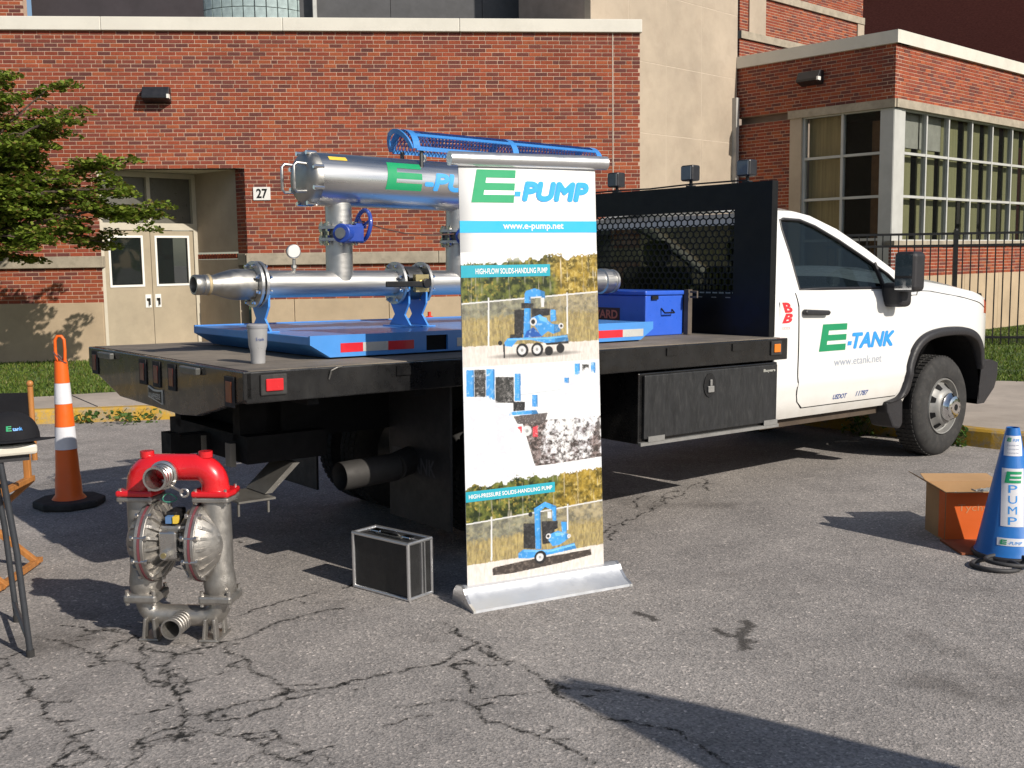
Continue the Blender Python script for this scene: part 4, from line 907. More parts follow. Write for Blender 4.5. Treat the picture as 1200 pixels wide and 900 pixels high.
# ---- flatbed body
BX0, BX1, BY0, BY1, BZ = -6.03, -2.18, -.1, 1.96, 1.05
m, nt, p = nodes_of('deck_plate'); v = coords(nt, 'Object', (1,1,1))
dn = noise(nt, coords(nt,'Object',(.6,5,1)), 2.0, 8, .7)
nt.links.new(mixc(nt, ramp(nt, noise(nt, v, 1.6, 7, .75), [(0.42,0.0),(0.68,.8)]).outputs[0], ramp(nt, dn, [(0.3,(0.07,0.062,0.055)),(0.7,(0.20,0.17,0.14))]).outputs[0], (0.27,0.225,0.175)), p.inputs['Base Color']); p.inputs['Roughness'].default_value = .8; bump(nt, p, noise(nt, v, 60, 5, .7), .4, .006)
MB().box(BX0+.02,BX1-.06,BY0+.02,BY1-.02,.98,BZ).build('deck', MATS['deck_plate'], truck)
q = MB().box(BX0,BX1,BY0,BY0+.05,.905,BZ-.004); rr_ = q.build('side_rail', blk, truck, bevel=.006)
MB().box(BX0,BX1,BY1-.05,BY1,.905,BZ-.004).build('side_rail', blk, truck, bevel=.006)
MB().box(BX1-.055,BX1-.004,BY0+.06,BY1-.06,.905,BZ-.006).build('front_rail', blk, truck)
q = MB(); tp = [(BY0,BZ-.002),(BY1,BZ-.002),(BY1,.935),(BY1-.50,.80),(.62,.785),(.42,.80),(BY0+.0,.92)]
q.prism(tp, lambda a,b,d:(d,a,b), BX0-.012, BX0+.03); tailp = q.build('tail_panel', blk, truck, bevel=.006)
def lamp_rect(y, z, w, h, m_, par, x=BX0-.012):
    f = MB().box(x-.007,x-.0005,y-w/2-.022,y+w/2+.022,z-h/2-.022,z+h/2+.022).build('lamp_surround', rubber, par, bevel=.006)
    MB().box(x-.011,x-.0075,y-w/2,y+w/2,z-h/2,z+h/2).build('tail_lamp', m_, par, bevel=.004)
for y in (1.84, 1.09, .90, .70): lamp_rect(y, .965, .055, .09, redd, truck)
lamp_rect(.035, .95, .06, .095, mat('amber_dark_lens', (0.2,0.045,0.012), .4, coat=.2), truck)
for y in (1.62, .45):
    q = MB().box(BX0-.04,BX0-.013,y-.1,y+.1,1.0,1.035); q.build('licence_lamp', mat('clear_lamp', (0.09,0.09,0.085), .35), truck, bevel=.006)
q = MB(); q.prism([(.83,.815),(1.02,.84),(1.02,.90),(.95,.885),(.90,.885),(.83,.89)], lambda a,b,d:(BX0-.0125-d,a,b), 0, .006); bd = q.build('maker_plate', mat('plate_white', (0.5,0.5,0.46), .4), truck)
q = MB(); q.prism([(.84,.823),(1.01,.847),(1.01,.89),(.95,.876),(.90,.876),(.84,.88)], lambda a,b,d:(BX0-.0187-d,a,b), 0, .002); q.build('plate_field', black_m, bd)
text_mb('KNAPHEIDE', lambda a,b:(BX0-.0215,.925-a,b), -.075, .075, .838, .866, bold=.02).build('plate_lettering', MATS['plate_white'], bd)
# side lamps on the rail
def side_lamp(x, m_, w, h):
    MB().box(x-w/2-.022,x+w/2+.022,BY0-.012,BY0-.0005,.985-h/2-.02,.985+h/2+.02).build('lamp_surround', rubber, truck, bevel=.006)
    MB().box(x-w/2,x+w/2,BY0-.02,BY0-.0125,.985-h/2,.985+h/2).build('side_lamp', m_, truck, bevel=.004)
side_lamp(-5.90, redl, .085, .055); side_lamp(-2.31, amber, .065, .055)
q = MB(); q.tube([(-5.62,BY0-.004,.99),(-5.61,BY0-.01,1.03),(-5.58,BY0-.012,1.043),(-5.55,BY0-.004,1.046)], .004, 5); q.build('wire_loop', grl, truck)
for x in (-5.2,-4.6,-3.9,-3.3,-2.7): MB().box(x-.05,x+.05,BY0-.008,BY0-.001,.985,1.03).build('stake_pocket', blk, truck)
q = MB()
for x in (-5.7,-5.1,-4.5,-3.9,-3.3,-2.7): q.box(x,x+.06,BY0+.06,BY1-.06,.87,.98)
q.build('cross_member', blkm, truck)
# side tool box below the deck
q = MB().box(-3.56,-2.26,BY0+.02,BY0+.52,.47,.89); tbx = q.build('underbed_toolbox', blk, truck, bevel=.006)
q = MB().box(-3.53,-2.285,BY0-.002,BY0+.02,.50,.878); lid = q.build('toolbox_door', mat('scuffed_black', (0.018,0.0185,0.02), .5, var=.35, scale=5, dirt=.45, dirtcol=(0.065,0.064,0.062), stretch=(4,1,1)), tbx, bevel=.005)
q = MB(); q.prism([(-2.96+.055*math.cos(t), .785+.075*math.sin(t)) for t in [2*math.pi*k/16 for k in range(16)]], lambda a,b,d:(a,BY0-.003-d,b), 0, .005); q.build('latch_plate', black_m, lid)
q = MB().box(-2.985,-2.93,BY0-.02,BY0-.008,.74,.78); q.box(-2.965,-2.945,BY0-.018,BY0-.008,.78,.82); q.build('latch_handle', steel, lid, bevel=.004)
text_mb('Buyers', lambda a,b:(a,BY0-.0035,b), -2.43, -2.31, .828, .852, bold=.02).build('box_lettering', MATS['plate_white'], lid)
q = MB().box(-3.56,-2.26,BY0-.004,BY0+.02,.462,.482); q.build('hinge_strip', steel, tbx)
for x in (-3.5,-2.42): MB().box(x,x+.14,BY0-.008,BY0-.003,.482,.515).build('hinge', steel, tbx)
# ---- cab guard with hex mesh
GX = -2.235; gy0, gy1, gz1 = -.01, 1.90, 2.075
hy0, hy1, hz0, hz1 = .30, 1.70, 1.33, 1.90
q = MB()
q.box(GX-.03,GX+.03,gy0,hy0,BZ,gz1); q.box(GX-.03,GX+.03,hy1+.14,gy1,BZ,gz1); q.box(GX-.03,GX+.03,hy0,hy1+.14,BZ,hz0); q.box(GX-.03,GX+.03,hy0,hy1+.14,hz1,gz1)
guard = q.build('cab_guard', mat('guard_black', (0.006,0.006,0.0065), .45, var=.3, spec=.3), truck)
q = MB(); pitch = .058; rr_ = pitch/math.sqrt(3); row = 0; z = hz0
while z < hz1+.02:
    y = hy0-(pitch/2 if row % 2 else 0)
    while y < hy1+.17:
        vs = []
        for k in range(6):
            t = math.pi/6+math.pi/3*k; vs.append((y+rr_*math.cos(t), z+rr_*.82*math.sin(t)))
        for k in range(6):
            t = math.pi/6+math.pi/3*k; vs.append((y+rr_*.80*math.cos(t), z+rr_*.66*math.sin(t)))
        q.add([(GX-.012,a,b) for a, b in vs], [(k,(k+1)%6,6+(k+1)%6,6+k) for k in range(6)])
        y += pitch
    z += rr_*.82*1.5; row += 1
q.build('hex_mesh', MATS['guard_black'], guard, solid=.004)
q = MB()
for k in range(11): q.box(GX-.034,GX-.0305,.32+.125*k,.36+.125*k,1.302,1.308)
q.build('weld_marks', steel, guard)
for y in (1.46, .72, .22):
    q = MB().box(GX-.05,GX+.035,y-.055,y+.055,2.115,2.225); wlp = q.build('work_lamp', lampb, truck, bevel=.012)
    q = MB().box(GX-.056,GX-.0505,y-.045,y+.045,2.125,2.215); q.build('lamp_lens', mat('led_lens', (0.12,0.13,0.15), .15, coat=.6), wlp)
    q = MB().cyl((GX,y,2.07),(GX,y,2.12),.012,n=8); q.box(GX-.02,GX+.02,y-.03,y+.03,2.076,2.085); q.build('lamp_bracket', lampb, wlp)
q = MB().tube([(GX-.02,1.85,2.085),(GX-.02,1.46,2.09),(GX-.02,1.1,2.083),(GX-.02,.72,2.092),(GX-.02,.22,2.09)], .006, 5); q.build('lamp_cable', rubber, truck)
# post at the front of the deck
q = MB().box(-2.49,-2.45,.50,.54,BZ+.002,1.36); q.tube([(-2.49,.48,1.31),(-2.49,.42,1.31),(-2.49,.42,1.345),(-2.49,.48,1.345)], .008, 6); q.build('stake_post', mat('rusty_post', (0.1,0.08,0.065), .8, var=.3), truck)

# ================================================================ strainer skid on the flatbed (truck frame)
sb = mat('skid_blue', (0.07,0.27,0.68), .38, var=.1, scale=3, coat=.3, dirt=.15, dirtcol=(0.12,0.16,0.25))
sst = mat('brushed_steel', (0.60,0.59,0.57), .42, 1.0, var=.08, scale=3, rvar=.08, stretch=(.4,6,6)); sstd = mat('dull_steel', (0.40,0.39,0.37), .45, 1.0, var=.15, scale=8)
darkst = mat('dark_steel', (0.13,0.13,0.13), .4, .9, var=.2); vblue = mat('valve_blue', (0.02,0.06,0.33), .4, var=.1, coat=.3)
gree = mat('decal_green', (0.01,0.30,0.12), .45, var=.03); sky_b = mat('decal_blue', (0.06,0.36,0.80), .45, var=.03)
sk = thing('strainer_skid', 'stainless steel pipe strainer unit on a bright blue skid on the flatbed', 'pump skid', (-4.4,.95,1.052), TM)
Z0 = 1.056; x0, x1, y0, y1 = -5.42, -3.22, .24, 1.64
# tray with raked ends: top plate, side beams with fork pockets
q = MB(); q.prism([(x0-.11,1.165),(x0-.11,1.125),(x0,Z0),(x1,Z0),(x1+.11,1.125),(x1+.11,1.165)], lambda a,b,d:(a,d,b), y0+.012, y1-.012)
q.build('skid_tray', sb, sk, bevel=.004)
def beam(yy0, yy1):
    q = MB(); segs = [(x0-.11,-4.84),(-4.70,-3.78),(-3.64,x1+.11)]
    for k, (a, b) in enumerate(segs):
        pl = [(a,1.17),(a,Z0+.004) if k else (a,1.125),(b,Z0+.004) if k < 2 else (x1,Z0+.004),(b,1.17) if k < 2 else (b,1.125)]
        if k == 0: pl = [(a,1.17),(a,1.125),(x0,Z0+.004),(b,Z0+.004),(b,1.17)]
        if k == 2: pl = [(a,1.17),(a,Z0+.004),(x1,Z0+.004),(b,1.125),(b,1.17)]
        q.prism(pl, lambda a,b,d:(a,d,b), yy0, yy1)
    for a, b in ((-4.84,-4.70),(-3.78,-3.64)):
        q.box(a,b,yy0,yy1,1.148,1.17); q.box(a,b,yy0,yy1,Z0+.004,Z0+.012)
    q.build('skid_beam', sb, sk)
beam(y0-.004, y0+.011); beam(y1-.011, y1+.004)
for a, b in ((-4.84,-4.70),(-3.78,-3.64)): MB().box(a,b,y0+.0115,y0+.02,Z0+.012,1.148).build('fork_pocket', blkm, sk)
tr_, tw_ = mat('tape_red', (0.62,0.02,0.035), .35, coat=.4), mat('tape_white', (0.5,0.5,0.48), .3, coat=.4)
for a, b, m_ in ((-5.36,-5.23,tr_),(-5.23,-5.08,tw_),(-5.08,-4.92,tr_),(-4.64,-4.5,tw_),(-4.5,-4.36,tr_),(-4.36,-4.22,tw_),(-3.62,-3.38,tr_),(-3.38,-3.2,tw_)):
    MB().box(a,b,y0-.0058,y0-.0045,1.082,1.128).build('reflective_tape', m_, sk)
# cradle legs
def cradle(x, r):
    q = MB(); c = .82; q.prism([(c-.115,1.168),(c+.115,1.168),(c+.05,1.235),(c+.095,1.30),(c+.10,1.40),(c-.10,1.40),(c-.095,1.30),(c-.05,1.235)], lambda a,b,d:(d,a,b), x-.006, x+.006); q.build('cradle', sb, sk)
    MB().box(x-.045,x+.045,.70,.94,1.166,1.172).build('cradle_foot', sb, sk)
for x in (-5.50,-4.62,-4.50,-3.35): cradle(x, .1)
PZ, PY = 1.417, .82
def flange(x, r=.123, w=.018, y=PY, z=PZ, ax='x', bolts=8, br=.102):
    q = MB(); A = {'x':(1,0,0),'z':(0,0,1)}[ax]; c = Vector((x,y,z)); a = Vector(A)
    q.cyl(c-a*w/2, c+a*w/2, r, n=36); o = q.build('flange', sst, sk, smooth=40, bevel=.002); b1 = a.orthogonal().normalized(); b2 = a.cross(b1)
    for k in range(bolts):
        t = 2*math.pi*(k+.5)/bolts; p_ = c+b1*math.cos(t)*br+b2*math.sin(t)*br
        bq = MB().cyl(p_-a*(w/2+.024), p_+a*(w/2+.024), .008, n=8); bq.cyl(p_-a*(w/2+.014), p_-a*w/2, .014, n=6); bq.cyl(p_+a*w/2, p_+a*(w/2+.014), .014, n=6); bq.build('bolt', chrome, o)
MB().cyl((-5.49,PY,PZ),(-4.66,PY,PZ),.073,n=40,caps=False).build('main_pipe', sst, sk, smooth=40)
MB().cyl((-4.46,PY,PZ),(-2.99,PY,PZ),.073,n=40,caps=False).build('main_pipe', sst, sk, smooth=40)
flange(-5.512); flange(-5.54); 
q = MB().lathe([(.073,0),(.08,.0),(.082,.08),(.078,.12),(.058,.19),(.05,.215),(.05,.24)], (-5.55,PY,PZ), (-1,0,0), 36); q.build('reducer', sstd, sk, smooth=40)
q = MB().lathe([(.05,0),(.052,.012),(.052,.03),(.048,.035),(.052,.042),(.052,.075),(.05,.08),(.041,.08),(.038,.05),(.036,-.1),(.0,-.1)], (-5.79,PY,PZ), (-1,0,0), 32); q.build('hose_nipple', sstd, sk, smooth=35)
q = MB().lathe([(.051,0),(.056,.006),(.054,.014),(.05,.02)], (-5.785,PY,PZ), (-1,0,0), 32); q.build('weld_bead', mat('weld_tan', (0.45,0.36,0.22), .6, .6), sk, smooth=60)
# butterfly valve in the main line
flange(-4.655); flange(-4.475)
q = MB().cyl((-4.615,PY,PZ),(-4.515,PY,PZ),.098,n=32); q.build('valve_body', darkst, sk, smooth=40)
q = MB().cyl((-4.565,PY,PZ),(-4.565,PY-.17,PZ),.02,n=12); q.box(-4.61,-4.52,PY-.15,PY-.12,PZ-.05,PZ+.05); q.build('valve_stem', mat('brass', (0.5,0.42,0.22), .4, .9), sk, smooth=40)
q = MB().box(-4.83,-4.53,PY-.185,PY-.172,PZ-.02,PZ+.012); q.cyl((-4.56,PY-.165,PZ),(-4.56,PY-.195,PZ),.028,n=14); q.build('valve_handle', black_m, sk, bevel=.004)
# right end groove coupling
MB().lathe([(.073,-.12),(.085,-.115),(.085,-.06),(.073,-.055),(.073,-.02),(.08,-.018),(.08,.0),(.07,.004),(.066,-.02),(.066,-.2),(0,-.2)], (-2.9,PY,PZ), (1,0,0), 32).build('end_coupling', sst, sk, smooth=35)
# gauge
q = MB().cyl((-5.30,PY,PZ+.07),(-5.30,PY,PZ+.135),.009,n=10); q.cyl((-5.30,PY,PZ+.085),(-5.30,PY,PZ+.1),.016,n=6); q.build('gauge_stem', sstd, sk)
MB().cyl((-5.295,PY+.02,PZ+.175),(-5.31,PY-.02,PZ+.175),.038,n=28).build('gauge_case', sst, sk, smooth=40, bevel=.004)
MB().cyl((-5.31,PY-.0205,PZ+.175),(-5.311,PY-.0225,PZ+.175),.032,n=28).build('gauge_dial', white_m, sk)
# risers with actuated valves
def riser(x, full):
    MB().cyl((x,PY,PZ+.02),(x,PY,1.655),.075,n=36).build('riser', sst, sk, smooth=40)
    flange(x, .112, .016, PY, 1.660, 'z', 8, .096)
    MB().cyl((x,PY,1.668),(x,PY,1.716),.088,n=30).build('valve_wafer', darkst, sk, smooth=40)
    flange(x, .112, .016, PY, 1.724, 'z', 8, .096)
    MB().cyl((x,PY,1.73),(x,PY,1.86),.073,n=36).build('neck', sst, sk, smooth=40)
    # worm gear operator
    q = MB().cyl((x-.08,PY-.16,1.69),(x+.01,PY-.10,1.69),.052,n=24); q.box(x-.05,x+.06,PY-.17,PY-.09,1.645,1.735); q.build('gear_box', vblue, sk, smooth=40, bevel=.006)
    q = MB().cyl((x-.083,PY-.163,1.69),(x-.092,PY-.169,1.69),.03,n=20); q.build('gear_cap', sstd, sk, smooth=40)
    wq = MB(); wc = Vector((x+.095,PY-.10,1.735)); wq.tube([wc+Vector((.012*math.sin(t), -.078*math.cos(t), .085*math.sin(t))) for t in [2*math.pi*k/22 for k in range(22)]], .012, 8, closed=True)
    for k in range(3):
        t = 2*math.pi*k/3+.4; wq.tube([wc, wc+Vector((.012*math.sin(t), -.075*math.cos(t), .08*math.sin(t)))], .008, 6)
    wq.cyl(wc-Vector((.05,0,0)), wc+Vector((.015,0,0)), .014, n=10); wq.build('hand_wheel', vblue, sk, smooth=50)
riser(-5.02, True); riser(-4.2, True)
q = MB().tube([(-4.93,PY-.1,1.76),(-4.8,PY-.1,1.725),(-4.65,PY-.1,1.70),(-4.45,PY-.1,1.695),(-4.27,PY-.1,1.705)], .004, 6); q.build('bonding_cable', mat('cable_brown', (0.08,0.04,0.03), .7), sk)
# upper strainer vessel
CZ, CR_ = 1.985, .143
MB().cyl((-5.19,PY,CZ),(-3.62,PY,CZ),CR_,n=64).build('vessel', mat('polished_steel', (0.74,0.73,0.72), .3, 1.0, var=.05, scale=2, rvar=.05, stretch=(.3,5,5)), sk, smooth=40)
MB().lathe([(.0,.075),(.06,.075),(.118,.06),(.135,.045),(.146,.03),(.150,.0),(.143,-.005)], (-5.19,PY,CZ), (-1,0,0), 64).build('end_cover', sstd, sk, smooth=30)
for k in range(8):
    t = 2*math.pi*(k+.5)/8; c = (-5.215, PY+.145*math.cos(t), CZ+.145*math.sin(t)); MB().cyl((c[0]-.03,c[1],c[2]),(c[0]+.03,c[1],c[2]),.012,n=8).build('cover_clamp', chrome, sk, smooth=40)
for yy in (PY+.068, PY-.068):
    q = MB().tube([(-5.25,yy,CZ-.072),(-5.31,yy,CZ-.075),(-5.325,yy,CZ-.06),(-5.325,yy,CZ+.06),(-5.31,yy,CZ+.075),(-5.25,yy,CZ+.072)], .0085, 8); q.build('cover_handle', sst, sk, smooth=60)
def CF(d):    # wrap print on the vessel side that faces the camera: v measured from horizontal
    return lambda a, b: (a, PY-(CR_+d)*math.cos(b), CZ+(CR_+d)*math.sin(b))
big_e(CF(.0012), -4.80, -4.545, -.33, .84, cuts=14).build('vessel_logo_letter', gree, sk)
fat_text('-PUMP', CF, -4.54, -3.98, -.30, .44, .008, sky_b, 'vessel_logo_lettering', sk, d0=.0012, fv_=6.0, shear=.22, cuts=8)
q = MB()
for k in range(4):
    b0_, b1_ = .75+.05*k, .80+.05*k; f = CF(.0012); q.poly([f(-5.13,b0_), f(-5.02,b0_), f(-5.02,b1_), f(-5.13,b1_)])
q.build('warning_label', mat('label_yellow', (0.72,0.5,0.06), .5), sk)
MB().cyl((-4.44,PY,CZ+.13),(-4.44,PY,CZ+.175),.012,n=10).build('lifting_lug', sst, sk)
MB().box(-3.66,-3.60,PY-.155,PY+.155,CZ-.155,CZ+.155).build('rear_cover', darkst, sk, bevel=.03)
# ---------------- loose mesh basket lying on the vessel
bk = thing('strainer_basket', 'blue half round mesh strainer basket lying on the steel vessel', 'basket', (-3.9,.82,2.13), TM)
bblue = mat('basket_blue', (0.05,0.24,0.62), .4, var=.12, coat=.3); bmesh_ = mat('basket_mesh_blue', (0.035,0.09,0.30), .5)
xa, xb, rb_ = -4.58, -3.14, .12
def BA(x, t): return Vector((x, PY+rb_*math.cos(t)*1.05, 2.178+rb_*math.sin(t)*.95))
for x in (xa, -3.85, xb):
    q = MB(); q.grid([[BA(x+dx, math.pi*k/18) for k in range(19)] for dx in (-.022,.022)]); q.build('rib_hoop', bblue, bk, solid=.006)
for t in (math.pi*.75, math.pi*.995, .015):
    q = MB(); q.grid([[BA(xa+(xb-xa)*k/8, t+dt) for k in range(9)] for dt in (-.1,.1)]); q.build('stringer', bblue, bk, solid=.006)
q = MB()
for k in range(-6, 62):                  # expanded metal strands, both diagonals
    for s_ in (1, -1):
        pts = [BA(xa+.025*k+s_*.16*j/8, math.pi*j/8) for j in range(9)]; pts = [p_ for p_ in pts if xa-.01 <= p_.x <= xb+.01]
        if len(pts) > 1: q.tube(pts, .0035, 3)
o = q.build('mesh_strands', bmesh_, bk, fixn=False); o['kind'] = 'stuff'
q = MB(); q.grid([[Vector((xa-.02-.05*abs(math.sin(t)), PY+rb_*math.cos(t)*r_, 2.178+rb_*math.sin(t)*r_*.95)) for t in [math.pi*k/12 for k in range(13)]] for r_ in (1.03,.8)]); q.build('end_ring', bblue, bk, solid=.01)
for yy in (PY-.1, PY+.1): MB().cyl((xa+.05,yy,2.07),(xa+.05,yy,2.18),.012,n=8).build('support_pin', darkst, bk)
# ---------------- cup, blue chest
cup = thing('tumbler', 'white insulated tumbler standing on the rear corner of the flatbed', 'cup', (-5.80,.25,BZ), TM)
cm = mat('cup_white', (0.42,0.42,0.43), .35, .3, var=.05)
MB().lathe([(0,0),(.033,0),(.034,.01),(.036,.06),(.043,.085),(.047,.165),(.0,.165)], (-5.80,.25,BZ+.001), (0,0,1), 28).build('cup_body', cm, cup, smooth=35)
MB().lathe([(.048,0),(.05,.004),(.05,.016),(.044,.022),(0,.022)], (-5.80,.25,BZ+.166), (0,0,1), 28).build('cup_lid', mat('lid_clear', (0.3,0.3,0.32), .2), cup, smooth=35)
text_mb('E-tank', lambda a,b: (-5.80+.0475*math.sin(a*20), .25-.0475*math.cos(a*20), b), -.03, .012, 1.16, 1.175).build('cup_print', MATS['logo_navy'], cup)
ch = thing('tool_chest', 'bright blue steel tool chest in front of the black cab guard', 'tool chest', (-2.7,1.0,BZ), TM)
cb1 = mat('chest_blue', (0.035,0.12,0.62), .35, var=.06, coat=.3); 
cx0, cx1, cy0, cy1 = -2.855, -2.485, .55, 1.35
MB().box(cx0,cx1,cy0,cy1,BZ+.002,1.322).build('chest_body', cb1, ch, bevel=.006)
MB().box(cx0-.012,cx1+.012,cy0-.012,cy1+.012,1.324,1.354).build('chest_lid', cb1, ch, bevel=.008)
q = MB().tube([(cx0+.15,cy0-.002,1.235),(cx0+.155,cy0-.03,1.205),(cx0+.25,cy0-.03,1.205),(cx0+.255,cy0-.002,1.225)], .006, 6); q.build('chest_handle', black_m, ch)
MB().box(cx0+.05,cx0+.11,cy0-.014,cy0-.001,1.295,1.32).build('latch', black_m, ch)
q = MB(); q.poly([(cx0-.0015,.79,1.145),(cx0-.0015,1.33,1.145),(cx0-.0015,1.33,1.235),(cx0-.0015,.79,1.235)]); stp = q.build('name_strip', mat('strip_dark', (0.05,0.012,0.02), .4), ch)
text_mb('WESTWARD', lambda a,b: (cx0-.003,1.31-a,b), 0, .50, 1.16, 1.22, bold=.03).build('strip_lettering', mat('lettering_salmon', (0.6,0.16,0.12), .5), stp)

# ================================================================ roll-up banner
alu = mat('satin_aluminium', (0.68,0.68,0.69), .32, .85, var=.04, rvar=.05); aluw = mat('white_aluminium', (0.56,0.58,0.62), .42, .55, var=.03)
BL_ = Vector((-.245,4.975,0)); BR_ = Vector((.515,5.36,0)); Wbn = Wall((BL_.x,BL_.y), (BR_.x-BL_.x,BR_.y-BL_.y)); BW = (BR_-BL_).length
ban = thing('pull_up_banner', 'tall white pull up banner with green and blue E-Pump logo', 'banner', (.135,5.17,0))
q = MB(); prof = [(-.10,.0),(.14,.0),(.138,.012),(.085,.03),(.045,.062),(.03,.085),(.0,.095),(-.05,.085),(-.085,.05)]
q.prism(prof, lambda d,h,s: tuple(Wbn.P(.0+s*(BW-.005), h, d)), .0, 1.0); bs = q.build('base', aluw, ban, smooth=30)
for a0 in (-.013, BW-.005):
    q = MB(); q.prism([(d*1.03,h*1.02) for d, h in prof], lambda d,h,s: tuple(Wbn.P(a0+s*.013, h, d)), 0, 1); q.build('end_cap', alu, bs)
def BP(u, v, d=0.0):      # u 0..1 left to right, v 0..1 bottom to top of the print; slight backward lean and bow
    z = .06 + v*2.0; return Wbn.P(.02+u*(.757-.034*v), z, .005 - .012*v + .004*math.sin(math.pi*u) + d)
q = MB(); q.grid([[BP(i/6, j/10) for i in range(7)] for j in range(11)]); q.build('banner_sheet', mat('banner_white', (0.80,0.80,0.80), .45, var=.015), ban, smooth=40, solid=.003)
q = MB(); q.grid([[BP(i/6, j/10, -.004) for i in range(7)] for j in range(11)]); q.build('banner_back', mat('banner_back_navy', (0.02,0.02,0.05), .6), ban)
tp0 = Wbn.P(-.025, 2.083, -.004); tp1 = Wbn.P(.805, 2.083, -.004)
q = MB().cyl(tp0, tp1, .033, n=28); q.build('top_rail', alu, ban, smooth=40)
MB().cyl(Wbn.P(BW/2,.05,-.03), Wbn.P(BW/2,2.08,-.03), .011, n=10).build('support_pole', alu, ban)
def rect(name, m_, u0, u1, v0, v1, d, par=ban, sl=0.0, n=6):
    q = MB(); q.grid([[BP(u0+(u1-u0)*i/n, v0+(v1-v0)*j/n+sl*(u0+(u1-u0)*i/n), d) for i in range(n+1)] for j in range(n+1)]); return q.build(name, m_, par)
def bpoly(name, m_, pts, d, par=ban): return MB().poly([BP(u, v, d) for u, v in pts]).build(name, m_, par)
def btext(s, u0, u1, v0, v1, m_, name='print_lettering', d=.0042, **k): return text_mb(s, lambda a,b: BP(a,b,d), u0, u1, v0, v1, **k).build(name, m_, ban)
cyan = mat('print_cyan', (0.03,0.46,0.80), .45, var=.02); teal = mat('print_teal', (0.02,0.36,0.47), .45, var=.03); pgreen = mat('print_green', (0.03,0.36,0.16), .45, var=.02); pblue = mat('print_blue', (0.035,0.40,0.86), .45, var=.02); pwhite = mat('print_white', (0.8,0.8,0.8), .45, var=.01)
big_e(lambda a,b: BP(a,b,.003), .083, .401, .914, .989).build('logo_letter', pgreen, ban)
fat_text('PUMP', lambda d: (lambda a,b: BP(a,b,d)), .44, .948, .917, .9645, .011, pblue, 'logo_lettering', ban, d0=.0034, fv_=.38, shear=.2)
bpoly('logo_hyphen', pblue, [(.388,.929),(.43,.929),(.434,.9405),(.392,.9405)], .0036)
rect('cyan_stripe', cyan, 0, 1, .845, .872, .003); btext('www.e-pump.net', .30, .745, .849, .8665, pwhite, bold=.02)
